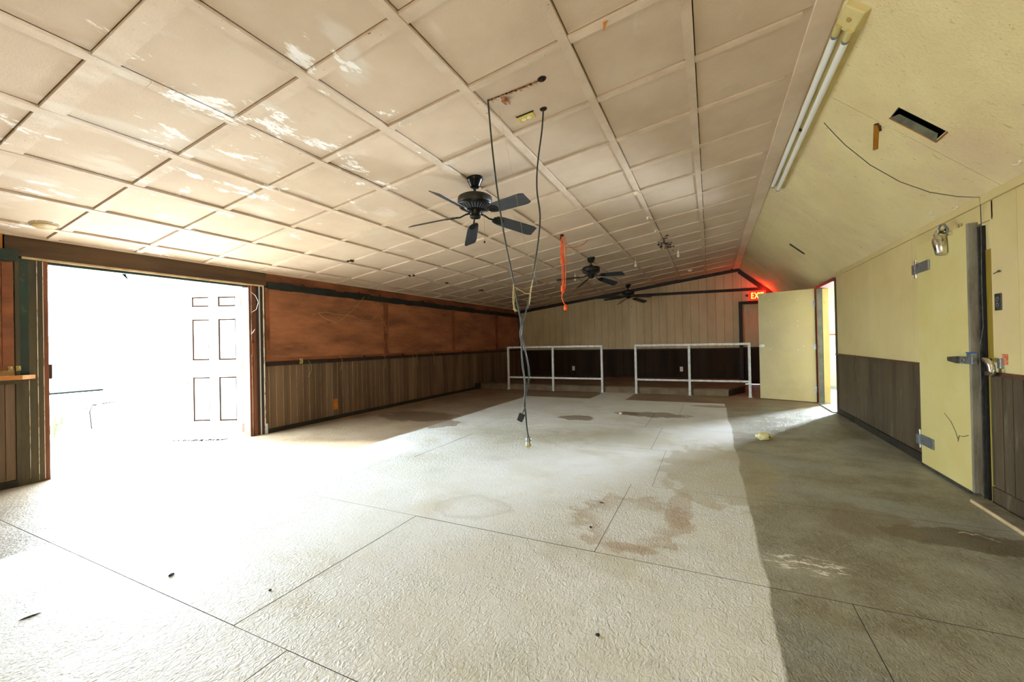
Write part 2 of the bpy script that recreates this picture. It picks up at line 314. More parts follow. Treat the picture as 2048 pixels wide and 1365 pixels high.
# ------------------------------------------------------------------ geometry helpers
class G:
    def __init__(s, smooth=False): s.v = []; s.f = []; s.sm = []; s.smooth = smooth
    def add(s, vs, fs, smooth=None):
        o = len(s.v); s.v += [tuple(v) for v in vs]; s.f += [tuple(i+o for i in f) for f in fs]
        s.sm += [s.smooth if smooth is None else smooth]*len(fs); return s
    def hexa(s, b, t):   # b: 4 bottom points, t: 4 top points (same order, ccw seen from above)
        return s.add(list(b)+list(t), [(3, 2, 1, 0), (4, 5, 6, 7), (0, 1, 5, 4), (1, 2, 6, 5), (2, 3, 7, 6), (3, 0, 4, 7)], False)
    def box(s, x0, x1, y0, y1, z0, z1):
        return s.hexa([(x0, y0, z0), (x1, y0, z0), (x1, y1, z0), (x0, y1, z0)], [(x0, y0, z1), (x1, y0, z1), (x1, y1, z1), (x0, y1, z1)])
    def lathe(s, prof, c=(0, 0, 0), seg=24, smooth=True, mtx=None):   # prof: (r, z)
        vs = []; fs = []; n = len(prof)
        for k in range(seg):
            a = 2*pi*k/seg
            for r, z in prof: vs.append(Vector((r*cos(a), r*sin(a), z)))
        if mtx: vs = [mtx @ v for v in vs]
        vs = [v+Vector(c) for v in vs]
        for k in range(seg):
            for i in range(n-1):
                a = k*n+i; b = ((k+1) % seg)*n+i; fs.append((a, b, b+1, a+1))
        s.add(vs, fs, smooth)
        if prof[0][0] > 1e-5: s.add([vs[k*n] for k in range(seg)], [tuple(range(seg))[::-1]], False)
        if prof[-1][0] > 1e-5: s.add([vs[k*n+n-1] for k in range(seg)], [tuple(range(seg))], False)
        return s
    def tube(s, pts, r, seg=8, smooth=True):
        pts = [Vector(p) for p in pts]; rs = r if isinstance(r, (list, tuple)) else [r]*len(pts)
        vs = []; up = Vector((0, 0, 1)); prev = None
        for i, p in enumerate(pts):
            t = (pts[min(i+1, len(pts)-1)]-pts[max(i-1, 0)]).normalized()
            if prev is None:
                a = t.cross(up); a = t.cross(Vector((1, 0, 0))) if a.length < .05 else a
            else: a = prev - t*prev.dot(t)
            a.normalize(); prev = a; b = t.cross(a)
            for k in range(seg):
                q = 2*pi*k/seg; vs.append(p+(a*cos(q)+b*sin(q))*rs[i])
        fs = [(i*seg+k, i*seg+(k+1) % seg, (i+1)*seg+(k+1) % seg, (i+1)*seg+k) for i in range(len(pts)-1) for k in range(seg)]
        s.add(vs, fs, smooth); n = len(pts)
        s.add(vs[:seg], [tuple(range(seg))[::-1]], False); s.add(vs[(n-1)*seg:], [tuple(range(seg))], False)
        return s
    def prism(s, poly, z0, z1, mtx=None):   # poly in xy, ccw
        n = len(poly); vs = [Vector((x, y, z0)) for x, y in poly]+[Vector((x, y, z1)) for x, y in poly]
        if mtx: vs = [mtx @ v for v in vs]
        return s.add(vs, [tuple(range(n))[::-1], tuple(range(n, 2*n))]+[(i, (i+1) % n, n+(i+1) % n, n+i) for i in range(n)], False)
    def ball(s, c, r, sz=1.0, seg=12, rings=8):
        return s.lathe([(r*sin(pi*i/rings)+1e-6, -r*sz*cos(pi*i/rings)) for i in range(rings+1)], c, seg)
    def mesh(s, name, m):
        me = bpy.data.meshes.new(name); me.from_pydata(s.v, [], s.f); me.polygons.foreach_set('use_smooth', s.sm)
        if m: me.materials.append(M[m] if isinstance(m, str) else m)
        me.update(); return me

def obj(name, g, m=None, parent=None, loc=None, rot=None, bevel=0):
    me = g.mesh(name, m) if isinstance(g, G) else g
    o = bpy.data.objects.new(name, me); COL.objects.link(o)
    if parent: o.parent = parent
    if loc: o.location = loc
    if rot: o.rotation_euler = rot
    if bevel:
        b = o.modifiers.new('bevel', 'BEVEL'); b.width = bevel; b.segments = 2; b.limit_method = 'ANGLE'
    return o
def tag(o, label, cat, group=None, kind=None):
    o['label'] = label; o['category'] = cat
    if group: o['group'] = group
    if kind: o['kind'] = kind
    return o
def thing(name, label, cat, loc=(0, 0, 0), rot=None, group=None):
    o = bpy.data.objects.new(name, None); COL.objects.link(o); o.location = loc; o.empty_display_size = .1
    if rot: o.rotation_euler = rot
    return tag(o, label, cat, group)
def struct(name, g, m, label=None, cat=None, parent=None):
    o = obj(name, g, m, parent); o['kind'] = 'structure'
    if label: o['label'] = label; o['category'] = cat
    return o
def copy_tree(o, parent=None):
    c = o.copy(); COL.objects.link(c); c.parent = parent
    for ch in list(o.children): copy_tree(ch, c)
    return c
def piece(name, x0, x1, y0, y1, z0, z1, m, parent, j=0.0, bevel=0):
    g = G().box(x0, x1, y0, y1, z0, z1); return obj(name, g, m, parent, bevel=bevel)

# ------------------------------------------------------------------ dimensions (metres)
XL, XR, YB, YF = -5.67, 1.785, 12.5, -2.6
XI = {9: -5.67, 8: -5.3107, 7: -4.6728, 6: -4.0167, 5: -3.376, 4: -2.7298, 3: -2.0458, 2: -1.3733, 1: -.7023, 0: -.0522, -1: .5916}
YJ = {-1: .9509, 0: 1.6245, 1: 2.2875, 2: 2.959, 3: 3.6353, 4: 4.3229, 5: 5.0035, 6: 5.7036, 7: 6.3792, 8: 7.0525, 9: 7.6888}
for j in range(10, 17): YJ[j] = YJ[9]+(j-9)*.683
for j in range(-2, -5, -1): YJ[j] = YJ[j+1]-.675
def zc(x, y):
    d = .075*min(1, max(0, (y-8.5)/4))
    if x <= .732: return 3.0592+.138*x-d*max(0, (x+5.67)/6.3)
    return 3.1602-.934*(x-.732)-d
def slab(x0, x1, y0, y1, off, th, g=None):
    g = g or G(); c = [(x0, y0), (x1, y0), (x1, y1), (x0, y1)]
    return g.hexa([(x, y, zc(x, y)+off) for x, y in c], [(x, y, zc(x, y)+off+th) for x, y in c])

# ------------------------------------------------------------------ floor
floor = struct('floor', G().box(-5.85, 1.95, -2.8, 12.7, -.10, -.005), 'subfloor', 'painted plywood sheet floor with worn light and dark zones', 'floor')
rows = [(-2.60, -1.35, .3), (-1.35, -.13, 1.5), (-.13, 1.09, .9), (1.09, 2.325, -1.89), (2.325, 3.55, -.62), (3.55, 4.77, -.455), (4.77, 5.99, -.615), (5.99, 7.21, 1.6), (7.21, 8.43, -.47), (8.43, 9.65, .8), (9.65, 10.87, .1), (10.87, 12.5, .9)]
for y0, y1, xj in rows:
    xs = sorted({XL-.1, XR+.06} | {xj+2.44*k for k in range(-4, 5) if XL+.2 < xj+2.44*k < XR-.15})
    for a, b in zip(xs, xs[1:]):
        dz = random.uniform(-.0008, .0008); ga = .0015
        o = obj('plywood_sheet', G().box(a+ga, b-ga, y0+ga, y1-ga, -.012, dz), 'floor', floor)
        o.data.materials.append(M['subfloor'])
        for p in o.data.polygons: p.material_index = 0 if p.normal.z > .5 else 1

# ------------------------------------------------------------------ ceiling
cg = G()
for (x0, x1) in ((-5.9, .732), (.732, 1.95)):
    for (y0, y1) in ((-2.8, 8.5), (8.5, 12.7)):
        slab(x0, x1, y0, y1, .26, .08, cg)
ceiling = struct('ceiling', cg, 'roof', 'low vaulted ceiling of painted panels and nailed battens', 'ceiling')
obj('ceiling_panel', slab(XL, .7, YF, YJ[-3], 0, .012), 'ceil', ceiling)
for i in range(9, -1, -1):
    for j in range(-3, 17):
        y0 = YJ[j]; y1 = YJ[j+1] if j < 16 else YB+.05
        if y1 > YB: y1 = YB+.05
        gy = .007 if j < 5 else .002
        obj('ceiling_panel', slab(XI[i]-(0.05 if i == 9 else -.006), XI[i-1], y0, y1-(gy if j < 16 else 0), random.uniform(0, .003), .012), 'ceil', ceiling)
for i in range(9, -1, -1):
    for j in range(-3, 17):
        w = {-1: .105, 0: .072, 1: .055}.get(j, .05)
        t = .013 if j < 6 else .011
        x0 = XI[i]+.001; x1 = XI[i-1]-.056
        obj('cross_batten', slab(x0, x1, YJ[j]+random.uniform(-.002, .002), YJ[j]+w, -t, t+.004), 'batten', ceiling)
for i in range(8, -1, -1):
    ys = [YF, .3+random.random(), 3.0+random.random(), 5.2+random.random(), 7.6+random.random(), 10+random.random(), YB]
    for a, b in zip(ys, ys[1:]):
        m_ = (a+b)/2; g = G()
        yy = [a, m_, b-.002]
        if a < 8.5 < b: yy = [a, 8.5, b-.002]
        for p, q in zip(yy, yy[1:]): slab(XI[i]-.056+random.uniform(-.002, .002), XI[i], p, q, -.017, .021, g)
        obj('long_batten', g, 'batten', ceiling)
yy = [YF, .9, 5.24, 8.5, YB]
for a, b in zip(yy, yy[1:]):
    obj('ridge_board', slab(.59, .731, a, b-.003, -.02, .024), 'ridge', ceiling)
# steep right slope: sheets with a duct hole
def sheet(x0, x1, y0, y1):
    g = G(); e = .002
    if y0 < 3.7 < y1 and x0 < 1.3 < x1:
        hx0, hx1, hy0, hy1 = 1.18, 1.42, 3.65, 3.80
        slab(x0, hx0, y0+e, y1-e, 0, .014, g); slab(hx1, x1, y0+e, y1-e, 0, .014, g)
        slab(hx0, hx1, y0+e, hy0, 0, .014, g); slab(hx0, hx1, hy1, y1-e, 0, .014, g)
    elif y0 < 8.02 < y1 and x0 < 1.3 < x1:
        slab(x0, 1.2, y0+e, y1-e, 0, .014, g); slab(1.4, x1, y0+e, y1-e, 0, .014, g)
        slab(1.2, 1.4, y0+e, 7.98, 0, .014, g); slab(1.2, 1.4, 8.05, y1-e, 0, .014, g)
    else: slab(x0, x1, y0+e, y1-e, 0, .014, g)
    obj('slope_sheet', g, 'slope', ceiling)
ss = [YF, -.98, 1.46, 3.90, 6.34, 8.5, 10.9, YB+.02]
for a, b in zip(ss, ss[1:]):
    if a < 6: sheet(.732, 1.80, a, b)
    else: sheet(.732, .915, a, b); sheet(.917, 1.80, a, b)
obj('slope_backing', slab(.732, 1.8, YF, YB, .2, .02), 'hole', ceiling)
# small edge trims
for a, b in ((YF, 3.3), (3.3, 7.9)):
    g = G().box(XR-.018, XR, a, b-.003, 2.128, 2.185); struct('trim_1', g, 'cream', 'cream strip along the top of the right wall', 'trim') if a == YF else obj('trim_strip', g, 'cream', bpy.data.objects['trim_1'])
obj('edge_batten', slab(XL-.01, XL+.045, YF, 8.5, -.014, .018), 'batten', ceiling)
obj('edge_batten', slab(XL-.01, XL+.045, 8.5, YB, -.014, .018), 'batten', ceiling)

# ------------------------------------------------------------------ left wall with the wide opening
OY0, OY1, OZ = 1.64, 3.54, 2.075
g = G().box(-5.80, -5.70, YF-.1, OY0, -.1, 2.5).box(-5.80, -5.70, OY1, YB+.1, -.1, 2.5).box(-5.80, -5.70, OY0, OY1, OZ, 2.5)
wl = struct('wall_left', g, 'frame_l', 'brown panelled left wall with a wide doorway', 'wall')
obj('header_beam', G().box(-5.70, -5.655, 1.36, 3.78, 2.085, 2.285), 'header', wl)
obj('header_board', G().box(-5.70, -5.662, 3.78, 8.1, 2.10, 2.285), 'frame_l', wl)
obj('header_board', G().box(-5.70, -5.662, 8.103, YB, 2.08, 2.285), 'frame_l', wl)
obj('head_strip', G().box(-5.79, -5.648, 1.47, OY1+.20, 2.066, 2.086), 'pale_strip', wl)
obj('head_liner', G().box(-5.80, -5.68, OY0, OY1, 2.04, 2.066), 'green', wl)
# boards left of the opening
obj('jamb_board', G().box(-5.70, -5.64, 1.425, 1.452, 0, 2.12), 'jamb_olive', wl)
obj('jamb_board', G().box(-5.70, -5.650, 1.455, 1.507, 0, .985), 'jamb_olive', wl)
obj('jamb_board', G().box(-5.70, -5.652, 1.509, 1.562, 0, 2.066), 'jamb_olive', wl)
obj('jamb_board', G().box(-5.70, -5.650, 1.455, 1.508, 1.0, 2.066), 'green', wl)
obj('jamb_board', G().box(-5.74, -5.662, 1.564, 1.604, 0, 2.066), 'jamb_olive', wl)
obj('jamb_board', G().box(-5.80, -5.665, 1.605, 1.640, 0, 2.066), 'jamb_red', wl)
obj('paint_edge', G().box(-5.653, -5.649, 1.5615, 1.5655, .02, 2.06), 'white_strip', wl)
obj('paint_edge', G().box(-5.665, -5.661, 1.603, 1.607, .02, 2.06), 'white_strip', wl)
obj('paint_edge', G().box(-5.651, -5.647, 1.5065, 1.5095, .05, .95), 'white_strip', wl)
g = G().box(-5.73, -5.69, 1.64, 1.668, .95, 1.09); obj('strike_block', g, 'jamb_dark', wl)
# boards right of the opening
for (x, y0, y1, m_) in ((-5.665, 3.534, 3.562, 'jamb_red'), (-5.69, 3.563, 3.590, 'white_strip'), (-5.655, 3.591, 3.628, 'jamb_red'), (-5.660, 3.629, 3.668, 'jamb_dark'),
                        (-5.648, 3.669, 3.681, 'metal_strip'), (-5.655, 3.682, 3.724, 'jamb_dark'), (-5.645, 3.725, 3.737, 'white_strip'), (-5.655, 3.738, 3.756, 'jamb_dark')):
    obj('jamb_board' if 'strip' not in m_ else 'jamb_strip', G().box(-5.80 if y0 < 3.55 else -5.70, x, y0, y1, 0, 2.066), m_, wl)
obj('strike_block', G().box(-5.70, -5.65, 3.565, 3.592, 1.12, 1.28), 'jamb_red', wl)
obj('door_stop', G().box(-5.66, -5.63, 3.73, 3.755, 0.0, .14), 'metal_strip', wl)
# wainscot planks
ys = [3.757]+[3.80+.1085*k for k in range(0, 82)]
ys = [y for y in ys if y < YB]+[YB]
obj('backing_board', G().box(-5.70, -5.6585, 3.757, YB, 0, .99), 'groove_l', wl)
for a, b in zip(ys, ys[1:]):
    z0 = .06 if a < 9.6 else .14
    obj('wainscot_plank', G().box(-5.67, -5.655+random.uniform(-.001, .001), a+.0038, b-.0038, z0, .945), 'wain_l', wl)
obj('wood_patch', G().box(-5.655, -5.650, 4.90, 4.99, .16, .33), 'orange_wood', wl)
for a, b in ((3.757, 6.4), (6.403, 9.62)):
    obj('skirting', G().box(-5.67, -5.642, a, b, 0, .062), 'base_dark', wl)
obj('skirting_end', G().box(-5.67, -5.60, 9.48, 9.68, 0, .16), 'base_dark', wl)
for a, b in ((3.757, 6.2), (6.203, 8.9), (8.903, YB)):
    obj('chair_rail', G().box(-5.67, -5.638, a, b, .945, 1.008), 'rail_l', wl)
g = G()
for k in range(44):
    a = 3.79+k*.198; w = .075+random.uniform(-.014, .014); dz = .02*(a-3.79)/8.7
    g.box(-5.67, -5.645+random.uniform(-.004, .006), a, a+.2, 2.045-dz+random.uniform(-.008, .006), 2.055+w+.02-dz)
obj('burnt_strip', g, 'strip', wl)
for k, yv in enumerate((4.35, 5.5, 6.0, 7.3)):
    gg = G(); gg.ball((-5.65, yv, 2.165), .018, .8, 8, 5); gg.ball((-5.65, yv+.03, 2.155), .013, .8, 8, 5); obj('mud_blob', gg, 'mud', wl)
# wall to the left of the opening
obj('backing_board', G().box(-5.70, -5.668, YF, 1.425, 0, 2.28), 'groove_l', wl)
for a, b in ((-.2, .12), (.122, .44), (.442, .76), (.762, 1.08), (1.082, 1.36), (1.362, 1.424)):
    obj('wainscot_plank', G().box(-5.67, -5.652, a+.002, b-.002, .07, .93), 'wain_l', wl)
obj('skirting', G().box(-5.67, -5.635, -.2, 1.43, 0, .062), 'base_dark', wl)
obj('chair_rail', G().box(-5.67, -5.64, -.2, 1.425, .925, .985), 'jamb_olive', wl)
obj('wall_board', G().box(-5.67, -5.655, -.3, 1.37, 2.13, 2.28), 'orange_wood', wl)
gs = thing('shutter', 'brown framed window shutter left of the open doorway, above the shelf', 'shutter', (-5.66, 1.42, 1.05))
obj('board', G().box(-.005, .018, -.9, -.01, .0, .97), 'wood_l', gs)
obj('frame', G().box(.018, .035, -.075, -.01, .0, .97).box(.018, .035, -.9, -.075, 0, .05), 'frame_l', gs, bevel=.003)
gs = thing('green_board', 'dark green board across the top of the left shutter', 'board', (-5.66, 1.425, 2.03))
obj('board', G().box(0, .07, -1.0, .012, 0, .10), 'green', gs, bevel=.004)
sh = thing('wall_shelf', 'narrow plywood shelf with orange edge left of the open doorway', 'shelf', (-5.655, 1.53, .985))
obj('top', G().prism([(0, 0), (0, -1.2), (.13, -1.2), (.13, -.10), (.05, 0)], 0, .016), 'pale_strip', sh)
obj('edge', G().prism([(.0, .004), (.0, 0), (.05, 0), (.13, -.10), (.13, -1.2), (.136, -1.2), (.136, -.098), (.053, .004)][::-1], -.018, .016), 'orange_wood', sh)

def hasp(loc, label, s=1.0, m='brass'):
    t = thing('hasp', label, 'latch', loc, group='latches on the left wall shutters')
    obj('plate', G().box(0, .004*s, -.028*s, .028*s, -.04*s, .04*s), m, t)
    obj('hinge_pin', G().tube([(.007*s, -.028*s, -.002), (.007*s, .028*s, -.002)], .006*s, 8), m, t)
    obj('knob', G().ball((.014*s, .0, .02*s), .012*s, 1, 8, 6), m, t)
    return t
hasp((-5.622, 1.388, 1.065), 'pale latch plate above the plywood shelf, left one of two', .55)
hasp((-5.640, 1.440, 1.065), 'pale latch plate above the plywood shelf, right one of two', .55)
for yv, lb, m_ in ((4.30, 'tarnished latch plate nearest the doorway under the first shutter', 'brass'), (5.58, 'dark latch under the right half of the first shutter', 'rail_l'),
                   (6.62, 'dark latch under the left end of the second shutter', 'rail_l'), (8.9, 'tiny latch under the third shutter', 'rail_l'), (10.1, 'tiny latch under the third shutter near its far end', 'rail_l')):
    hasp((-5.637, yv, .995), lb, 1.0, m_)

# shutters along the left wall
for k, (a, b, lb) in enumerate(((3.76, 6.16, 'large reddish brown plywood shutter nearest the open doorway'), (6.17, 8.49, 'second reddish brown plywood shutter from the doorway'),
                                (8.50, 10.76, 'third, darker brown plywood shutter from the doorway'), (10.77, 12.42, 'farthest brown plywood shutter, touching the back corner'))):
    t = thing('shutter', lb, 'shutter', (-5.668, a, 1.0), group='plywood shutters along the left wall')
    zt = 1.06-.02*(a-3.76)/8.7; L_ = b-a
    obj('board', G().box(-.005, .014, .0, L_, .006, zt), 'wood_l', t)
    fr = G().box(.014, .024, 0.004, .055, .01, zt-.004).box(.014, .024, L_-.055, L_-.004, .01, zt-.004).box(.014, .024, .055, L_-.055, .01, .055)
    obj('frame', fr, 'frame_l', t, bevel=.002)

# twigs and cobweb strings on the shutters
def string(name, pts, r, m, label, cat='string'):
    o = obj(name, G().tube(pts, r, 5), m); tag(o, label, cat); return o
string('dry_vine', [(-5.63, 5.60, 2.10), (-5.62, 5.35, 1.86), (-5.625, 5.1, 1.68), (-5.625, 4.95, 1.60), (-5.62, 4.75, 1.66), (-5.625, 4.62, 1.73)], .0022, 'rope', 'thin pale vine hanging down the shutter nearest the doorway', 'vine')
string('dry_vine', [(-5.625, 4.5, 1.72), (-5.62, 4.75, 1.77), (-5.625, 5.0, 1.74), (-5.62, 5.3, 1.73), (-5.625, 5.55, 1.66), (-5.62, 5.75, 1.68), (-5.625, 5.95, 1.80), (-5.62, 6.1, 1.62), (-5.625, 6.18, 1.45), (-5.62, 6.18, 1.1)], .0018, 'rope', 'long pale vine running sideways across the shutter nearest the doorway', 'vine')
for k, (yv, zz) in enumerate(((4.42, .90), (5.02, .96), (6.05, .94), (6.9, .9), (7.0, .95), (7.6, .93))):
    string('dry_vine', [(-5.63, yv, zz+.10), (-5.605, yv+.03, zz+.03), (-5.63, yv+.05, zz-.06), (-5.625, yv-.01+.02*k, zz-.16)], .0022, 'rope',
           ['short vine curl just right of the brass latch plate', 'short vine curl under the middle of the nearest shutter', 'vine curl near the seam of the first and second shutter', 'first vine loop under the second shutter', 'second vine loop under the second shutter', 'third vine curl under the second shutter'][k], 'vine')
string('loose_wire', [(-5.66, 3.56, 1.98), (-5.62, 3.60, 1.93), (-5.60, 3.63, 1.84), (-5.62, 3.61, 1.74), (-5.66, 3.575, 1.70)], .003, 'white_strip', 'white wire loop at the top right of the open doorway', 'wire')
string('loose_wire', [(-5.66, 3.56, 1.40), (-5.63, 3.57, 1.43), (-5.64, 3.60, 1.47)], .003, 'white_strip', 'short white wire at mid height of the doorway right jamb', 'wire')

# ------------------------------------------------------------------ back wall
g = G().box(-5.9, .82, YB+.062, YB+.16, -.1, 3.4).box(1.56, 1.95, YB+.062, YB+.16, -.1, 3.4).box(.82, 1.56, YB+.062, YB+.16, 2.07, 3.4)
wb = struct('wall_back', g, 'back_lo', 'back wall of tan planks above dark planks', 'wall')
x = -5.67; k = 0
DX0, DX1 = .72, 1.66
while x < XR:
    x1 = min(x+.208, XR)
    for (zl, zh, m_) in ((.955, None, 'back_up'), (.0, .93, 'back_lo')):
        a, b = x+.003, x1-.003
        if a < DX1 and b > DX0 and m_ == 'back_lo':
            if a < DX0-.02: b = DX0
            else: continue
        if m_ == 'back_up':
            lo = zl if (b <= DX0+.02 or a >= DX1) else 2.17
            if a < DX0 < b: lo = zl; b = DX0
            za = zc(a, YB)+.02; zb_ = zc(b, YB)+.02
            g = G().hexa([(a, YB, lo), (b, YB, lo), (b, YB+.03, lo), (a, YB+.03, lo)], [(a, YB, za), (b, YB, zb_), (b, YB+.03, zb_), (a, YB+.03, za)])
            if b-a > .02: obj('wall_plank', g, m_, wb)
            if lo < 1 and DX0 == b and x1 > DX0+.03:
                a = DX0; b = x1-.003; za = zc(a, YB)+.02; zb_ = zc(b, YB)+.02; lo = 2.17
                g = G().hexa([(a, YB, lo), (b, YB, lo), (b, YB+.03, lo), (a, YB+.03, lo)], [(a, YB, za), (b, YB, zb_), (b, YB+.03, zb_), (a, YB+.03, za)])
                obj('wall_plank', g, m_, wb)
        elif b-a > .02:
            obj('wall_plank', G().box(a, b, YB-random.uniform(0, .003), YB+.03, zl, zh), m_, wb)
    x = x1
obj('chair_rail', G().box(XL, DX0-.005, YB-.022, YB, .925, .962), 'trim_dark', wb)
def slope_trim(name, xa, xb, w, lab=None):
    za, zb_ = zc(xa, YB), zc(xb, YB); y0, y1 = YB-.03, YB
    g = G().hexa([(xa, y0, za-w), (xb, y0, zb_-w), (xb, y1, zb_-w), (xa, y1, za-w)], [(xa, y0, za), (xb, y0, zb_), (xb, y1, zb_), (xa, y1, za)])
    return obj(name, g, 'trim_dark', wb)
slope_trim('sloping_trim', XL, -2.3, .10); slope_trim('sloping_trim', -2.298, .70, .10); slope_trim('sloping_trim', .70, XR, .14)
g = G().hexa([(-3.2, YB-.034, 2.50), (1.42, YB-.034, 2.445), (1.42, YB, 2.445), (-3.2, YB, 2.50)], [(-3.2, YB-.034, 2.575), (1.42, YB-.034, 2.52), (1.42, YB, 2.52), (-3.2, YB, 2.575)])
obj('tie_board', g, 'trim_dark', wb)
# back door: plank covered leaf in a dark frame
d2 = struct('door_2', G().box(.70, .785, YB-.045, YB+.02, 0, 2.18).box(.785, 1.60, YB-.045, YB+.02, 2.105, 2.18).box(1.60, 1.685, YB-.045, YB+.02, 0, 2.18), 'trim_dark', 'plank covered back door in a dark frame under the exit sign', 'door')
xx = [.788, .93, 1.138, 1.346, 1.598]
for a, b in zip(xx, xx[1:]):
    obj('door_plank', G().box(a+.0005, b-.0005, YB+.03, YB+.06, .975, 2.103), 'back_up', d2)
    obj('door_plank', G().box(a+.0005, b-.0005, YB+.03, YB+.06, .006, .93), 'back_lo', d2)
obj('door_rail', G().box(.788, 1.598, YB+.02, YB+.06, .93, .975), 'trim_dark', d2)

# platform
pf = tag(thing('platform', 'p', 'platform', (0, 0, 0)), 'low brown carpeted platform with angled corner along the back wall', 'platform')
poly = [(XL+.03, 9.73), (.33, 9.73), (.69, 10.55), (.69, 12.44), (XL+.03, 12.44)]
M['plat'] = mat('brown_platform_top', hexc('6d5a45'), hexc('544331'), scale=3, rough=.8, bump=.3, spots=[(2, .6, .1, hexc('7d6850'), .5)])
M['plat_face'] = mat('platform_face_board', hexc('7c6a52'), hexc('66553f'), scale=4, rough=.8)
obj('top', G().prism(poly, .12, .15), 'plat', pf)
obj('face_board', G().box(XL+.04, .325, 9.74, 9.76, 0, .12), 'plat_face', pf)
g = G(); p0, p1 = Vector((.325, 9.742, 0)), Vector((.68, 10.55, 0)); n_ = Vector((.915, -.404, 0))*-.02
g.hexa([p0, p1, p1+n_, p0+n_], [p0+Vector((0, 0, .12)), p1+Vector((0, 0, .12)), p1+n_+Vector((0, 0, .12)), p0+n_+Vector((0, 0, .12))])
obj('angled_face_board', g, 'trim_dark', pf)
obj('side_board', G().box(.66, .68, 10.56, 12.44, 0, .12), 'trim_dark', pf)

# white railings
def railing(xs, label):
    y = 9.695; t = thing('railing', label, 'railing', (xs[0], y, 0), group='white railings before the platform'); s = .024
    for x in xs:
        p = obj('post', G().box(x-xs[0]-s, x-xs[0]+s, -s, s, 0, 1.07), 'white_metal', t, bevel=.003)
        obj('bolt', G().tube([(x-xs[0], -s-.004, .09), (x-xs[0], -s+.002, .09)], .007, 8), 'steel_dk', p)
        obj('foot', G().box(x-xs[0]-s-.012, x-xs[0]+s+.012, -s-.012, s+.012, 0, .008), 'white_metal', p)
    W_ = xs[-1]-xs[0]
    obj('top_rail', G().box(-s, W_+s, -s, s, 1.07, 1.115), 'white_metal', t, bevel=.003)
    for a, b in zip(xs, xs[1:]):
        obj('lower_rail', G().box(a-xs[0]+s, b-xs[0]-s, -.018, .018, .30, .34), 'white_metal', t, bevel=.003)
railing([-4.76, -3.53, -2.31], 'white steel railing on the left, three posts before the platform')
railing([-1.535, -.415, .715], 'white steel railing on the right, in front of the back door')

# back wall outlets
def outlet(loc, rot, label, m1='ivory', m2='white_plastic', s=1.0, grp='wall outlets'):
    t = thing('outlet', label, 'outlet', loc, rot, grp)
    obj('cover_plate', G().box(-.035*s, .035*s, -.006, 0, -.058*s, .058*s), m1, t, bevel=.002)
    for z in (-.02, .02):
        r = obj('socket', G().lathe([(.0165*s, 0), (.0165*s, .003)], (0, 0, 0), 16, False, Matrix.Rotation(pi/2, 4, 'X')), m2, t, loc=(0, -.006, z*s))
        obj('slots', G().box(-.007*s, -.005*s, -.0042, -.003, -.004*s, .005*s).box(.005*s, .007*s, -.0042, -.003, -.004*s, .005*s), 'hole', r)
    obj('screw', G().box(-.003, .003, -.0075, -.006, -.003, .003), 'steel', t)
    return t
outlet((-3.87, YB-.002, .38), None, 'pale outlet on the dark planks behind the left railing', 'white_plastic', s=1.15)
outlet((-.74, YB-.002, .38), None, 'pale outlet on the dark planks behind the right railing', 'white_plastic', s=1.15)

# exit sign
ex = thing('exit_sign', 'glowing red exit sign hanging above the back door', 'sign', (1.10, 12.38, 2.19))
obj('housing', G().box(-.17, .21, -.02, .03, 0, .235), 'exit_red', ex, bevel=.006)
obj('mount_arm', G().box(-.02, .02, .03, .11, .16, .20), 'trim_dark', ex)
for ch, lx in (('E', -.120), ('X', -.040), ('I', .048), ('T', .085)):
    fc = bpy.data.curves.new('letter', 'FONT'); fc.body = ch; fc.size = .215; fc.extrude = .002; fc.offset = .005
    to = bpy.data.objects.new('letter_curve', fc); COL.objects.link(to); bpy.context.view_layer.update()
    me = bpy.data.meshes.new_from_object(to.evaluated_get(bpy.context.evaluated_depsgraph_get())); me.name = 'letter'
    bpy.data.objects.remove(to); me.materials.clear(); me.materials.append(M['exit_letter'])
    lt = bpy.data.objects.new('letter', me); COL.objects.link(lt); lt.parent = ex; lt.location = (lx, -.0235, .042); lt.rotation_euler = (R(90), 0, 0); lt.scale = (.60, 1, 1)
lp = obj('side_lamp', G().lathe([(.0, 0), (.03, .01), (.036, .04), (.02, .07), (0, .075)], (0, 0, 0), 16, True, Matrix.Rotation(-pi/2, 4, 'Y')), 'fan_rib', ex, loc=(-.17, .0, .13))
ld = bpy.data.lights.new('sign_glow', 'POINT'); ld.energy = 11; ld.color = (1, .02, .008); ld.shadow_soft_size = .05
lo_ = bpy.data.objects.new('sign_glow', ld); COL.objects.link(lo_); lo_.parent = ex; lo_.location = (.19, -.09, .24)

# ------------------------------------------------------------------ right wall
g = G().box(XR+.02, XR+.12, YF-.1, 8.04, -.1, 2.35).box(XR+.02, XR+.12, 9.16, YB+.1, -.1, 2.35).box(XR+.02, XR+.12, 8.04, 9.16, 2.09, 2.35)
wr = struct('wall_right', g, 'cream', 'cream right wall with dark panelling below and a cooler door', 'wall')
for a, b in ((5.05, 5.30), (5.302, 6.55), (6.552, 7.98)):
    obj('wall_panel', G().box(XR, XR+.02, a, b, .93, 2.3), 'cream', wr)
obj('wall_panel', G().box(XR, XR+.02, 4.03, 5.05, 2.0, 2.3), 'cream', wr)
for a, b in ((YF, 2.56), (2.562, 3.78), (3.782, 4.045)):
    obj('wall_panel', G().box(XR, XR+.02, a, b, .93, 2.3), 'cream', wr)
obj('wall_panel', G().box(XR, XR+.02, 9.2, YB, 0, 2.3), 'cream', wr)
y = 5.11
while y < 7.97:
    y1 = min(y+.106, 7.975); obj('wainscot_plank', G().box(XR-.004+random.uniform(-.0006, .0006), XR+.02, y+.0012, y1-.0012, .085, .925), 'wain_r', wr); y = y1
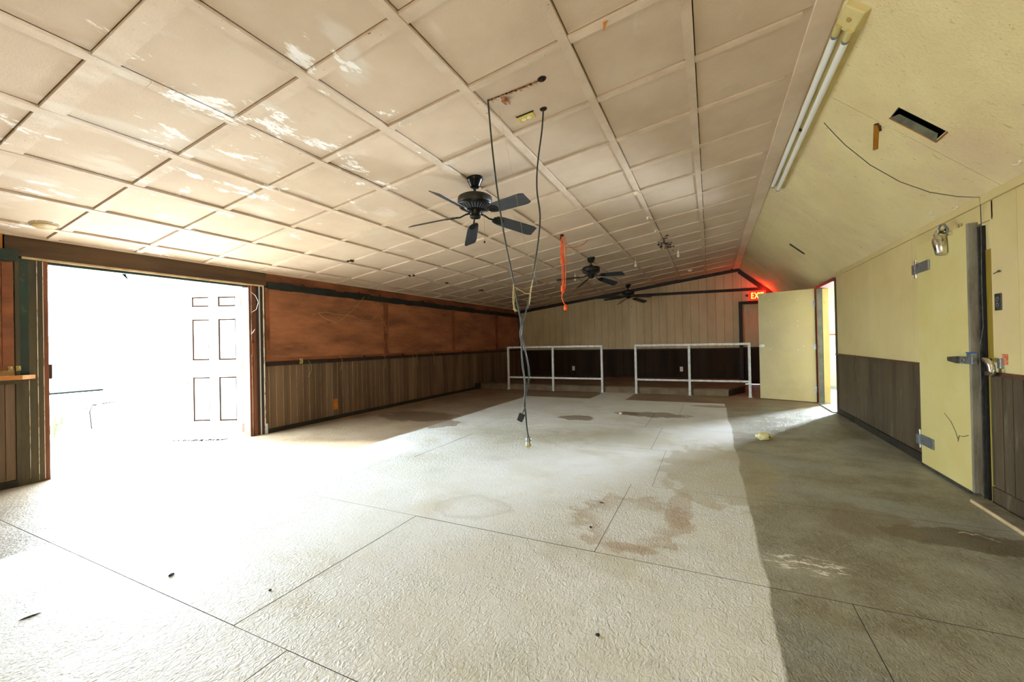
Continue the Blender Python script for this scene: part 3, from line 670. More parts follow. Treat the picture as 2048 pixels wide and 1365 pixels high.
obj('end_post', G().box(XR-.02, XR+.02, 5.055, 5.108, .26, .92), 'cap_r', wr)
obj('cap_rail', G().box(XR-.03, XR+.01, 5.05, 7.99, .918, .938), 'cap_r', wr)
g = G(); yy = 5.07
while yy < 7.97:
    w = random.uniform(.15, .3); g.box(XR-.014+random.uniform(-.003, .003), XR+.02, yy, min(7.98, yy+w), 0, .085+random.uniform(-.008, .004)); yy += w
obj('skirting', g, 'base_dark', wr)
obj('torn_skirting_end', G().box(XR-.022, XR, 5.02, 5.085, .0, .10), 'stone', wr)
y = 4.068
obj('wainscot_plank', G().box(XR-.004, XR+.02, 4.07, 4.095, .13, .90), 'jamb_olive', wr)
while y > -1.5:
    obj('wainscot_plank', G().box(XR-.006, XR+.02, y-.1035, y-.0035, .125, .905), 'wain_r', wr); y -= .107
obj('groove_backing', G().box(XR+.012, XR+.03, -1.5, 4.09, .1, .92), 'hole', wr)
obj('skirting', G().box(XR-.016, XR+.02, -1.5, 4.08, .012, .125), 'wain_r', wr)
obj('cap_rail', G().box(XR-.03, XR+.01, -1.5, 4.10, .905, .932), 'cap_r', wr)
obj('corner_post', G().box(XR-.012, XR+.03, 7.977, 8.04, 0, 2.1), 'jamb_dark', wr)
# slot beside the cooler door
obj('slot_strip', G().box(XR+.012, XR+.04, 4.058, 4.150, 0, 1.80), 'olive', wr)
obj('slot_edge', G().box(XR+.0, XR+.03, 4.045, 4.058, .94, 2.0), 'cream', wr)
obj('slot_back', G().box(XR+.045, XR+.06, 4.05, 4.24, 0, 2.0), 'hole', wr)
obj('slot_gasket', G().box(XR-.002, XR+.04, 4.158, 4.172, 0, 1.98), 'black', wr)
obj('slot_gasket', G().box(XR-.01, XR+.04, 4.186, 4.196, 0, 1.98), 'steel_dk', wr)

# cooler door
cd = struct('door_3', G().box(XR-.052, XR+.018, 4.215, 5.048, .028, 2.015), 'cream_door', 'heavy cream cooler door with steel latch and hinges', 'door')
obj('door_edge', G().box(XR-.0535, XR+.02, 4.205, 4.216, .028, 2.017), 'gasket', cd)
obj('face_edge', G().box(XR-.0545, XR-.052, 4.209, 4.232, .028, 2.017), 'gasket', cd)
def strap_hinge(z, name='hinge'):
    h = obj(name, G().box(XR-.066, XR-.052, 4.80, 5.04, z-.045, z+.045), 'steel', cd, bevel=.003)
    obj('knuckle', G().box(XR-.075, XR-.0, 5.04, 5.10, z-.05, z+.04), 'steel', h, bevel=.004)
    obj('pin', G().tube([(XR-.045, 5.075, z-.085), (XR-.045, 5.075, z+.085)], .018, 12), 'chrome', h)
    obj('wall_leaf', G().box(XR-.02, XR-.004, 5.02, 5.06, z-.10, z+.09), 'steel', h)
strap_hinge(1.81); strap_hinge(.245)
lh = obj('latch', G().box(XR-.083, XR-.053, 4.13, 4.30, .978, 1.032), 'steel', cd, bevel=.004)
g = G().hexa([(XR-.10, 4.295, .978), (XR-.06, 4.295, .978), (XR-.06, 4.47, .99), (XR-.085, 4.47, .99)][::1], [(XR-.10, 4.295, 1.032), (XR-.06, 4.295, 1.032), (XR-.06, 4.47, 1.022), (XR-.085, 4.47, 1.022)])
obj('lever', g, 'steel_dk', lh)
obj('screw', G().lathe([(.012, 0), (.009, .006)], (0, 0, 0), 12, True, Matrix.Rotation(-pi/2, 4, 'Y')), 'chrome', lh, loc=(XR-.083, 4.24, 1.005))
obj('release_button', G().box(XR-.085, XR-.055, 4.135, 4.19, 1.032, 1.058), 'steel', lh)
M['blue'] = mat('blue_plastic', hexc('2c5fa8'), rough=.4)
obj('button_cap', G().box(XR-.088, XR-.052, 4.13, 4.195, 1.058, 1.067), 'blue', lh)
obj('crack_line', G().tube([(XR-.053, 4.62, .55), (XR-.0535, 4.52, .50), (XR-.0535, 4.45, .43), (XR-.0535, 4.42, .38)], .0018, 4), 'base_dark', cd)
obj('crack_line', G().tube([(XR-.053, 4.42, .36), (XR-.0535, 4.40, .41), (XR-.0535, 4.34, .415), (XR-.0535, 4.27, .44)], .0022, 4), 'base_dark', cd)
obj('door_sweep', G().box(XR-.056, XR-.05, 4.25, 5.05, .010, .030), 'steel_dk', cd)

kp = thing('latch_keeper', 'chrome hook keeper on the wall right of the cooler door latch', 'latch', (XR, 4.0, 1.0))
obj('stem', G().tube([(-.01, .075, .015), (-.045, .06, .015), (-.055, .03, .010)], .012, 10), 'steel_dk', kp)
obj('hook', G().tube([(-.055, .04, .02), (-.06, .0, .012), (-.05, -.02, -.02), (-.045, -.015, -.06), (-.05, -.04, -.085), (-.055, -.065, -.07), (-.055, -.07, -.045)], [.016, .017, .02, .02, .014, .010, .006], 10), 'chrome', kp)
obj('base', G().box(-.02, 0, -.055, -.02, -.04, .03), 'steel', kp, bevel=.003)
M['rust'] = mat('rusty_orange_label', hexc('c4552a'), hexc('b8a488'), scale=60, rough=.8, lo=.45, hi=.6)
o = tag(obj('rusty_label', G().box(XR-.003, XR, 3.905, 3.965, .985, 1.06), 'rust'), 'small rusty orange patch beside the chrome keeper', 'label')

# spotlight head on a hose, near the cooler door's top
wlp = thing('wall_lamp', 'chrome cone lamp head hanging on a hose above the cooler door', 'lamp', (XR, 4.55, 1.95))
obj('hose', G().tube([(.0, .10, .10), (-.03, .11, .11), (-.06, .08, .105), (-.085, .045, .075), (-.085, .02, .04)], .017, 12), 'chrome', wlp)
obj('ring', G().lathe([(.034, 0), (.034, .008), (.018, .012)], (0, 0, 0), 20, True, Matrix.Rotation(-pi/2, 4, 'Y')), 'steel_dk', wlp, loc=(0, .10, .10))
mt = Matrix.Rotation(R(-12), 4, 'X')
obj('cone', G().lathe([(.03, .065), (.042, .05), (.048, .03), (.036, -.085), (.03, -.09), (.0, -.088)], (0, 0, 0), 28, True, mt), 'chrome', wlp, loc=(-.085, -.02, -.015))
obj('clamp', G().tube([(-.085, .0, .11), (-.085, -.035, .135), (-.08, -.075, .13), (-.07, -.10, .09), (-.07, -.10, .045)], .008, 8).tube([(-.085, .0, .11), (-.085, .008, .085)], .009, 8), 'steel', wlp)
obj('bracket', G().box(-.08, .0, -.135, -.10, .03, .055).box(-.02, .0, -.15, -.13, .05, .11), 'chrome', wlp, bevel=.004)
# outlet plate right of the door
t = outlet((XR-.001, 3.985, 1.415), (0, 0, R(-90)), 'steel outlet plate on the cream wall right of the cooler door', 'steel_dk', 'steel', 1.0)

# screws and small marks on right wall
tag(obj('wall_screw', G().tube([(XR-.004, 4.03, 1.615), (XR-.010, 3.96, 1.622)], .003, 6).ball((XR-.010, 3.955, 1.622), .008, 1, 8, 6), 'steel_dk'), 'bent screw in the cream wall high right of the cooler door', 'screw')
def hook(loc, label):
    p = Vector(loc); o = obj('cable_hook', G().tube([p, p+Vector((-.012, .004, -.018)), p+Vector((-.024, .02, -.010)), p+Vector((-.022, .03, .002))], .0042, 6).ball(p, .009, 1, 8, 5), 'white_plastic')
    return tag(o, label, 'hook', 'small white hooks on the yellow slope')
def zs(x, y): return zc(x, y)
hook((1.715, 4.68, zs(1.715, 4.68)), 'small white hook on the yellow slope above the lamp head, upper of two')
hook((1.745, 4.70, zs(1.745, 4.70)), 'small white hook on the yellow slope above the lamp head, lower of two')
hook((1.765, 4.42, zs(1.765, 4.42)), 'small white hook at the slope edge left of the wire knot')
hook((1.716, 3.59, zs(1.716, 3.59)), 'small white hook on the yellow slope at the right picture edge')
tag(obj('sagging_wire', G().tube([(.897, 4.25, 2.99), (.96, 4.22, 2.865), (1.021, 4.2, 2.756), (1.176, 4.2, 2.561), (1.339, 4.15, 2.378), (1.505, 4.14, 2.265), (1.65, 4.13, 2.205), (1.768, 4.13, 2.178), (1.77, 4.13, 2.0), (1.765, 4.13, 1.6), (1.768, 4.132, 1.25), (1.74, 4.12, 1.08), (1.74, 4.11, .8)], .0028, 5), 'steel_dk'),
    'thin dark wire sagging across the yellow slope and down beside the cooler door', 'wire')

# ------------------------------------------------------------------ side door (open) and side room
d1 = struct('door_1', G().box(XR-.03, XR+.045, 9.105, 9.16, 0, 2.09).box(XR-.005, XR+.14, 8.04, 8.07, 0, 2.09), 'grey_frame', 'doorway frame in the right wall leading to a bright side room', 'door')
obj('head', G().box(XR-.035, XR+.14, 8.0, 9.16, 2.07, 2.125), 'red_frame', d1)
obj('frame_edge', G().box(XR-.04, XR-.03, 9.10, 9.165, 0, 2.07), 'red_frame', d1)
obj('jamb_liner', G().box(XR+.045, XR+.135, 9.095, 9.16, 0, 2.07), 'yellow_jamb', d1)
obj('threshold', G().box(XR-.06, XR+.2, 8.06, 9.1, .0, .012), 'threshold', d1)
ft = thing('flush_door', 'tan flush door with round knob, standing open at the right', 'door', (XR-.045, 9.19, .012), (0, 0, atan2(.37, -.86)))
obj('leaf', G().box(0, .93, -.02, .022, 0, 2.075), 'door_tan', ft, bevel=.003)
for z in (.24, 1.02, 1.80):
    obj('hinge', G().box(-.012, .028, .0215, .026, z-.05, z+.05).tube([(-.006, .03, z-.05), (-.006, .03, z+.05)], .008, 8), 'steel', ft)
kn = obj('knob', G().lathe([(.044, 0), (.042, .006), (.016, .012), (.016, .035), (.032, .045), (.037, .058), (.028, .070), (0, .073)], (0, 0, 0), 24, True, Matrix.Rotation(-pi/2, 4, 'X')), 'satin', ft, loc=(.875, .022, 1.035))
obj('key_slot', G().box(-.002, .002, .0735, .075, -.008, .008), 'hole', kn)
for (x_, z_) in ((.72, 1.93), (.28, 1.90), (.72, 1.50), (.27, 1.50), (.27, 1.40), (.72, .97), (.27, .95), (.18, 1.03)):
    obj('filler_spot', G().box(x_-.007, x_+.007, .022, .0232, z_-.004, z_+.005), 'white_plastic', ft)
# side room shell
sr = struct('wall_side', G().box(5.0, 5.1, 6.4, 12.6, -.1, 2.6).box(XR+.12, 5.0, 12.4, 12.5, -.1, 2.6).box(XR+.12, 5.0, 6.4, 6.5, -.1, 2.6).box(XR+.12, 5.1, 6.4, 12.6, 2.5, 2.6), 'room_white', 'pale walls of the side room beyond the doorway', 'wall')
obj('side_floor', G().box(XR+.12, 5.0, 6.5, 12.4, -.05, 0), 'side_floor', sr)
obj('brown_rail', G().box(XR+.12, 3.6, 12.38, 12.4, 1.24, 1.27).box(4.985, 5.0, 6.5, 12.4, 1.24, 1.27), 'room_rail', sr)

# ------------------------------------------------------------------ wall behind the camera
g = G().box(-5.9, 1.95, YF-.12, YF-.02, -.1, 3.4)
wf = struct('wall_front', g, 'cream', 'wall behind the camera', 'wall')
# added window frames around the unseen rear fill lights
for k, (x0_, x1_) in enumerate(((-4.1, -1.7), (-.6, 1.2))):
    w = struct('window_%d' % (k+1), G().box(x0_-.05, x1_+.05, YF-.02, YF+.02, .80, .85).box(x0_-.05, x1_+.05, YF-.02, YF+.02, 2.05, 2.10).box(x0_-.05, x0_, YF-.02, YF+.02, .85, 2.05).box(x1_, x1_+.05, YF-.02, YF+.02, .85, 2.05),
               'white_plastic', 'added frame around an unseen fill light behind the camera', 'window')

# ------------------------------------------------------------------ ceiling fans
def make_fan(label, loc, phase, hang, tilt):
    t = thing('ceiling_fan', label, 'ceiling fan', loc, None, 'ceiling fans along the ceiling')
    # local z = 0 at the ceiling
    obj('canopy', G().lathe([(.078, .02), (.080, -.012), (.072, -.025), (.062, -.045), (.048, -.078), (.040, -.088), (.0, -.088)], (0, 0, 0), 28), 'fan', t)
    obj('downrod', G().lathe([(.0125, -.085), (.0125, -.135)], (0, 0, 0), 14).lathe([(.02, -.128), (.034, -.135), (.036, -.165)], (0, 0, 0), 18), 'fan_band', t)
    obj('motor_housing', G().lathe([(.05, -.160), (.135, -.168), (.160, -.182), (.165, -.20), (.165, -.245), (.158, -.252)], (0, 0, 0), 36), 'fan_band', t)
    lh_ = obj('vented_cover', G().lathe([(.165, -.247), (.166, -.256), (.158, -.266), (.120, -.290), (.085, -.302), (.06, -.305)], (0, 0, 0), 36), 'fan', t)
    rb = G()
    for k in range(30):
        a = 2*pi*k/30; c, s = cos(a), sin(a); n = Vector((-s, c, 0))*.0045
        p, q = Vector((.150*c, .150*s, -.273)), Vector((.098*c, .098*s, -.299)); dz = Vector((0, 0, -.006))
        rb.hexa([p-n+dz, p+n+dz, q+n+dz, q-n+dz], [p-n, p+n, q+n, q-n])
    obj('vent_ribs', rb, 'fan_rib', lh_)
    obj('switch_housing', G().lathe([(.055, -.30), (.056, -.345), (.050, -.350), (.050, -.356), (.054, -.360), (.048, -.378), (.02, -.386), (0, -.386)], (0, 0, 0), 28), 'fan', t)
    obj('pull_chain', G().tube([(.05, .02, -.33), (.075, .03, -.345), (.078, .031, -.37), (.078, .031, -.60)], .0016, 5), 'brass', t)
    obj('chain_knob', G().ball((.078, .031, -.612), .010, 1.2, 10, 6), 'fan_band', t)
    L_ = hypot(loc[0], loc[1]); ux, uy = -loc[0]/L_, -loc[1]/L_
    for k in range(5):
        a = R(phase+72*k)
        drop = -.055 + tilt*.62*(cos(a)*ux+sin(a)*uy)
        pitch = R(-23); ang = atan2(drop, .50)
        rot = Matrix.Rotation(a, 4, 'Z') @ Matrix.Rotation(-ang, 4, 'Y')
        b = G(); ps = []
        for i in range(13):
            u = i/12; xx_ = .215+u*.445
            w_ = (.061+.012*u)*(1 if u < .9 else 1-(u-.9)*2.2); w_ *= (.80+.20*min(1, u*8))
            ps.append((xx_, w_))
        poly_ = [(x_, -w_) for x_, w_ in ps]+[(x_, w_) for x_, w_ in reversed(ps)]
        m_ = Matrix.Rotation(pitch, 4, 'X')
        b.prism(poly_, -.003, .003, rot @ Matrix.Translation((0, 0, .0)) @ m_)
        bl = obj('blade', b, 'blade', t, loc=(0, 0, -.335), bevel=.002)
        ar = G(); ar.tube([(.05, 0, .012), (.10, 0, .006), (.15, 0, -.010), (.20, 0, -.006)], [.010, .008, .008, .010], 8)
        # scroll plate
        sp = [(.19, -.030), (.215, -.044), (.26, -.046), (.295, -.028), (.305, 0), (.295, .028), (.26, .046), (.215, .044), (.19, .030)]
        ar.prism(sp, -.0075, -.0032, m_)
        ar.tube([m_ @ Vector((.22+.028*cos(q*.55)*(1-q/22), .028*sin(q*.55)*(1-q/22), -.010)) for q in range(18)], .0035, 6)
        for i_ in range(len(ar.v)): ar.v[i_] = tuple(rot @ Vector(ar.v[i_]))
        obj('blade_iron', ar, 'fan', bl)
    return t
make_fan('black five-blade ceiling fan nearest the hanging cords, largest of the three', (-2.0, 3.42, 2.785), 54, 0, .09)
make_fan('middle black ceiling fan, right of the orange cord', (-2.0, 7.70, 2.782), 57, 0, .09)
make_fan('farthest and smallest black ceiling fan near the back wall', (-2.0, 11.62, 2.745), 53, 0, .09)

# ------------------------------------------------------------------ fluorescent light on the slope
th = atan2(.934, 1)
fx = .805
fl = thing('fluorescent_light', 'long twin tube fluorescent light, unlit, under the ridge board', 'light fixture', (fx, 0, zc(fx, 0)), (0, th, 0))
Y0, Y1 = 2.95, 6.02
obj('body', G().hexa([(-.03, Y0+.16, -.035), (.045, Y0+.16, -.035), (.045, Y1, -.035), (-.03, Y1, -.035)], [(-.062, Y0+.16, .01), (.085, Y0+.16, .01), (.085, Y1, .01), (-.062, Y1, .01)]), 'fixture', fl, bevel=.003)
cv = obj('end_cover', G().hexa([(-.055, Y0+.03, -.030), (.060, Y0+.03, -.030), (.055, Y0+.175, -.062), (-.055, Y0+.175, -.062)], [(-.062, Y0+.02, .01), (.080, Y0+.02, .01), (.085, Y0+.18, .01), (-.062, Y0+.18, .01)]), 'fixture', fl, bevel=.006)
obj('knockout', G().lathe([(.016, 0.004), (.014, -.003)], (.0, Y0+.10, -.0465), 20, False), 'plate', cv)
for xx_ in (-.036, .036):
    obj('socket', G().tube([(xx_, Y0+.15, -.052), (xx_, Y0+.235, -.056)], .021, 16).box(xx_-.012, xx_+.012, Y0+.19, Y0+.22, -.05, -.02), 'fixture', fl)
    tb = obj('tube', G().tube([(xx_, Y0+.245, -.056), (xx_, 4.48, -.056), (xx_, Y1-.02, -.056)], .0215, 18), 'tube', fl)
    obj('end_cap', G().tube([(xx_, Y0+.232, -.056), (xx_, Y0+.255, -.056)], .0222, 18), 'steel', tb)
    obj('end_cap', G().tube([(xx_, Y1-.03, -.056), (xx_, Y1, -.056)], .0222, 18), 'steel', tb)
obj('tube_clip', G().box(-.05, .05, 4.47, 4.50, -.045, -.03), 'mud', fl)

# duct opening
dv = thing('ceiling_vent', 'open rectangular duct hole in the yellow slope, right of the light', 'vent', (1.30, 3.725, zc(1.30, 3.725)), (0, th, 0))
hl = .24/cos(th)/2; hw = .075
obj('duct', G().box(-hl, -hl+.004, -hw, hw, 0, .12).box(hl-.004, hl, -hw, hw, 0, .12).box(-hl, hl, -hw, -hw+.004, 0, .12).box(-hl, hl, -hw, hw, .12, .125), 'duct', dv)
obj('flange', G().hexa([(-hl+.03, hw-.03, .03), (hl-.03, hw-.03, .03), (hl, hw, -.002), (-hl, hw, -.002)], [(-hl+.03, hw-.026, .034), (hl-.03, hw-.026, .034), (hl, hw+.003, .003), (-hl, hw+.003, .003)]), 'duct_lt', dv)
obj('wood_edge', G().box(-hl-.004, hl+.006, hw, hw+.010, -.003, .012).box(hl, hl+.008, -hw, hw, -.003, .012), 'orange_wood', dv)
d_ = thing('ceiling_vent', 'narrow dark slot in the yellow slope above the side door', 'vent', (1.30, 8.015, zc(1.3, 8.015)), (0, th, 0))
obj('slot_lining', G().box(-.137, .137, -.034, .034, .03, .035).box(-.137, .137, .03, .034, 0, .03), 'duct', d_)
obj('slot_edge', G().box(-.137, .14, .033, .042, -.004, .004), 'duct_lt', d_)
tp = thing('hanging_tape', 'brown strip of tape hanging from the slope beside the duct hole', 'tape', (1.145, 3.93, zc(1.145, 3.93)))
obj('strip', G().hexa([(-.035, -.03, -.205), (-.002, -.022, -.20), (.0, -.018, -.20), (-.033, -.026, -.205)], [(-.018, .0, -.004), (.016, .0, -.02), (.017, .004, -.02), (-.017, .004, -.004)]), 'kraft', tp)
obj('folded_end', G().hexa([(.012, -.01, -.07), (.026, -.01, -.065), (.026, -.006, -.065), (.012, -.006, -.07)], [(.006, 0, -.01), (.024, 0, -.02), (.024, .004, -.02), (.006, .004, -.01)]).box(-.015, .09, -.012, .004, -.012, -.006), 'mud', tp)

# ------------------------------------------------------------------ things on the flat ceiling
def on_ceil(x, y): return (x, y, zc(x, y))
rot_c = (0, -math.atan(.138), 0)
t = thing('ceiling_outlet', 'yellowed outlet plate on the ceiling between the two cord holes', 'outlet', on_ceil(-1.205, 2.842), (0, -math.atan(.138), R(2)))
obj('cover_plate', G().box(-.062, .062, -.036, .036, -.012, 0), 'yellow_plastic', t, bevel=.003)
obj('shadow_gap', G().box(-.064, .072, -.046, -.034, -.004, 0), 'hole', t)
for q in (-.021, .021):
    s_ = obj('socket', G().lathe([(.017, -.015), (.017, -.012)], (q, 0, 0), 18, False), 'white_plastic', t)
    obj('slots', G().box(q-.006, q-.004, -.004, .004, -.0162, -.015).box(q+.004, q+.006, -.004, .004, -.0162, -.015), 'hole', s_)
def hole(x, y, r, label):
    o = thing('ceiling_hole', label, 'hole', on_ceil(x, y), rot_c)
    obj('rim', G().lathe([(r, .001), (r*1.12, -.003), (r*1.2, .0)], (0, 0, 0), 20), 'splinter', o)
    obj('dark_gap', G().lathe([(0, -.0015), (r, -.0015), (r, .0)], (0, 0, 0), 20), 'hole', o)
hole(-.957, 2.53, .026, 'round hole at the right end of the splintered crack in the ceiling')
hole(-1.065, 2.835, .024, 'round hole where the right hanging cord leaves the ceiling')
t = thing('splintered_crack', 'torn splintered crack in the ceiling where the left cord comes out', 'crack', on_ceil(-1.15, 2.52), (0, -math.atan(.138), R(6)))
g1 = G(); g2 = G()
for k in range(46):
    u = random.uniform(-.19, .16); v = -.005+random.uniform(-.008, .008)
    ln = random.uniform(.015, .045); a = random.uniform(-.5, .9); c_, s_ = cos(a)*ln, sin(a)*ln*.6; z_ = random.uniform(-.022, -.004)
    g1.hexa([(u, v, -.002), (u+.005, v, -.002), (u+.005, v+.004, -.002), (u, v+.004, -.002)], [(u+c_, v+s_, z_), (u+c_+.002, v+s_, z_), (u+c_+.002, v+s_+.002, z_), (u+c_, v+s_+.002, z_)])
for k in range(14):
    u = -.11+random.uniform(-.01, .03); v = .01+k*.004; g1.hexa([(u, v, -.003), (u+.01, v, -.003), (u+.01, v+.005, -.003), (u, v+.005, -.003)], [(u+.02, v+.03, -.02), (u+.024, v+.03, -.02), (u+.024, v+.034, -.02), (u+.02, v+.034, -.02)])
gp = [(-.19+k*.022, random.uniform(.002, .006)) for k in range(17)]
g2.prism([(u, -.002-w) for u, w in gp]+[(u, -.002+w) for u, w in reversed(gp)], -.0025, 0)
obj('splinters', g1, 'splinter', t); obj('gap', g2, 'hole', t)

t = thing('ceiling_plate', 'round tan cover plate on the ceiling above the left shutter', 'cover', on_ceil(-5.27, 1.51), rot_c)
obj('disc', G().lathe([(.085, 0), (.085, -.012), (.070, -.022), (0, -.024)], (0, 0, 0), 30), 'plate', t)
obj('rim', G().lathe([(.092, 0), (.092, -.006), (.085, -.012)], (0, 0, 0), 30), 'batten', t)
for k, (x_, y_, lb) in enumerate(((-4.575, 4.32, 'mud nest on the ceiling batten nearest the doorway'), (-4.625, 5.70, 'second mud nest along the ceiling batten'), (-4.62, 6.76, 'third mud nest along the ceiling batten'), (-4.62, 8.11, 'fourth and farthest mud nest along the ceiling batten'))):
    g = G()
    for q in range(6): g.ball((x_+random.uniform(-.05, .05), y_+random.uniform(-.02, .02), zc(x_, y_)-.012), random.uniform(.012, .024), .8, 8, 5)
    tag(obj('mud_nest', g, 'mud'), lb, 'nest', 'mud nests on the ceiling')
g = G()
for q in range(60):
    y_ = random.gauss(8.05, .3); x_ = -.71+random.gauss(0, .05); g.ball((x_, y_, zc(x_, y_)-.014), random.uniform(.01, .026), .5, 6, 4)
tag(obj('soot_mould', g, 'nest'), 'black mouldy clumps around a ceiling batten, right of the middle fan', 'mould', kind='stuff')
def bulb(x, y, label, up=.02):
    t = thing('light_bulb', label, 'bulb', (x, y, zc(x, y)-up), None, 'small clear bulbs hanging from the ceiling')
    obj('wire', G().tube([(0, 0, up), (0, 0, -.03)], .004, 6), 'white_plastic', t)
    obj('cap', G().lathe([(.016, -.03), (.018, -.07), (.014, -.075)], (0, 0, 0), 12), 'white_plastic', t)
    obj('glass', G().lathe([(.013, -.072), (.018, -.085), (.030, -.115), (.028, -.140), (.014, -.155), (0, -.158)], (0, 0, 0), 16), 'white_plastic', t)
bulb(-1.333, 8.667, 'small white bulb hanging right of the middle fan, centre one of three')
bulb(-2.6, 8.641, 'small white bulb hanging left of the middle fan')
bulb(-.523, 8.673, 'small white bulb hanging farthest right, beside the soot patch')
t = thing('light_bulb', 'small flat white lamp holder on the ceiling near the back wall', 'bulb', on_ceil(-.42, 11.3)); obj('base', G().lathe([(.06, 0), (.05, -.03), (.02, -.05), (0, -.052)], (0, 0, 0), 18), 'white_plastic', t)
for (x_, y_, lb) in ((-.735, 6.06, 'small white clip on the ceiling batten with a brown tag'), (-.73, 4.98, 'tiny white clip on the ceiling batten nearest the camera side'), (-.72, 6.85, 'white clip on the ceiling batten just before the soot patch')):
    p = Vector((x_, y_, zc(x_, y_)-.017)); tag(obj('cable_clip', G().tube([p, p+Vector((.03, .01, -.03)), p+Vector((.045, .03, -.02))], .007, 6).box(p.x-.035, p.x-.01, p.y-.003, p.y, p.z-.04, p.z), 'white_plastic'), lb, 'clip', 'cable clips on the ceiling')
p = Vector((-.50, 2.30, 2.99)); tag(obj('paint_flake', G().hexa([p+Vector((0, 0, -.06)), p+Vector((.006, 0, -.058)), p+Vector((.006, .003, -.058)), p+Vector((0, .003, -.06))], [p+Vector((.0, 0, 0)), p+Vector((.03, 0, .0)), p+Vector((.03, .003, .0)), p+Vector((.0, .003, 0))]), 'orange_wood'), 'small curled paint flake hanging from the ceiling at the top of the picture', 'flake')

# ------------------------------------------------------------------ hanging cords
def smooth(pts, n=5):
    P = [Vector(p) for p in pts]; out = []
    for i in range(len(P)-1):
        a, b, c, d = P[max(i-1, 0)], P[i], P[i+1], P[min(i+2, len(P)-1)]
        for k in range(n):
            t = k/n; out.append(.5*((2*b)+(c-a)*t+(2*a-5*b+4*c-d)*t*t+(3*b-a-3*c+d)*t**3))
    return out+[P[-1]]
A_ = [(-1.339, 2.492, 2.874), (-1.329, 2.524, 2.541), (-1.308, 2.56, 2.202), (-1.283, 2.598, 1.928), (-1.259, 2.636, 1.721), (-1.233, 2.675, 1.492), (-1.222, 2.707, 1.343), (-1.237, 2.722, 1.261), (-1.231, 2.729, 1.206), (-1.234, 2.735, 1.117), (-1.232, 2.742, 1.028), (-1.221, 2.747, 0.938), (-1.215, 2.74, 0.847), (-1.223, 2.735, 0.756), (-1.217, 2.743, 0.702), (-1.211, 2.746, 0.593), (-1.202, 2.75, 0.521)]
B_ = [(-1.065, 2.835, 2.915), (-1.075, 2.823, 2.755), (-1.108, 2.805, 2.499), (-1.115, 2.8, 2.316), (-1.098, 2.807, 2.132), (-1.111, 2.799, 1.95), (-1.144, 2.782, 1.732), (-1.174, 2.766, 1.543), (-1.201, 2.751, 1.423), (-1.23, 2.742, 1.333), (-1.237, 2.738, 1.254), (-1.224, 2.744, 1.199), (-1.206, 2.748, 1.117), (-1.192, 2.755, 1.028), (-1.19, 2.756, 0.944), (-1.206, 2.752, 0.865), (-1.22, 2.748, 0.8), (-1.223, 2.75, 0.738), (-1.238, 2.737, 0.693)]
t = thing('power_cord', 'dark cord from the splintered crack, ending low in a grey plug', 'cord', A_[-1], None, 'two cords hanging from the ceiling')
bl_ = lambda pts: [Vector(p)-Vector(A_[-1]) for p in pts]
obj('cable', G().tube(bl_(smooth(A_)), .0058, 8), 'cord', t)
pl = obj('plug', G().lathe([(.008, .0), (.018, -.006), (.021, -.03), (.017, -.036), (.020, -.042), (.021, -.066), (.018, -.070), (0, -.070)], (0, 0, 0), 20), 'steel', t)
obj('plug_face', G().lathe([(.0215, -.046), (.0215, -.064)], (0, 0, 0), 20), 'brass', pl)
obj('prongs', G().box(-.008, -.006, -.003, .003, -.088, -.07).box(.006, .008, -.003, .003, -.088, -.07).tube([(0, .007, -.07), (0, .007, -.09)], .0025, 8), 'brass', pl)
t = thing('power_cord', 'dark cord from the round ceiling hole, ending in a black box connector', 'cord', B_[-1], None, 'two cords hanging from the ceiling')
obj('cable', G().tube([Vector(p)-Vector(B_[-1]) for p in smooth(B_)], .0058, 8), 'cord', t)
obj('connector', G().box(-.021, .021, -.014, .014, -.065, -.008), 'black', t, rot=(0, R(22), 0), bevel=.004)
obj('connector_eye', G().tube([(0, 0, -.01), (.006, 0, .004), (0, 0, .012), (-.006, 0, .004), (0, 0, -.008)], .0022, 6), 'chrome', t)
def frayed(pts, label, n=9, spread=.012):
    t = thing('frayed_string', label, 'string', pts[0], None, 'frayed strings tied to the cords'); o = Vector(pts[0])
    for k in range(n):
        q = [Vector(p)-o+Vector((random.uniform(-1, 1)*spread*(.3+i/len(pts)), random.uniform(-.5, .5)*spread, random.uniform(-1, 1)*spread*.6)) for i, p in enumerate(pts)]
        obj('strand', G().tube(smooth(q, 3), .0016, 4), 'rope', t)
frayed([(-1.246, 2.65, 1.62), (-1.25, 2.65, 1.56), (-1.252, 2.652, 1.50), (-1.250, 2.655, 1.45), (-1.235, 2.66, 1.425)], 'bundle of frayed cream string tied to the left cord')
frayed([(-1.15, 2.77, 1.66), (-1.165, 2.765, 1.58), (-1.172, 2.76, 1.52), (-1.18, 2.757, 1.475)], 'thin frayed string tied to the right cord', 5, .008)
tag(obj('tie_string', G().tube(smooth([(-1.243, 2.645, 1.60), (-1.215, 2.69, 1.575), (-1.185, 2.735, 1.555), (-1.165, 2.76, 1.56)]), .0024, 5), 'rope'), 'loose string bridging the two hanging cords', 'string')
tag(obj('cobweb_thread', G().tube([(-1.25, 2.45, 2.86), (-1.22, 2.5, 2.6), (-1.19, 2.55, 2.35), (-1.16, 2.65, 1.9), (-1.10, 2.75, 1.6)], .0008, 4), 'rope'), 'faint pale thread hanging between the two cords', 'thread')
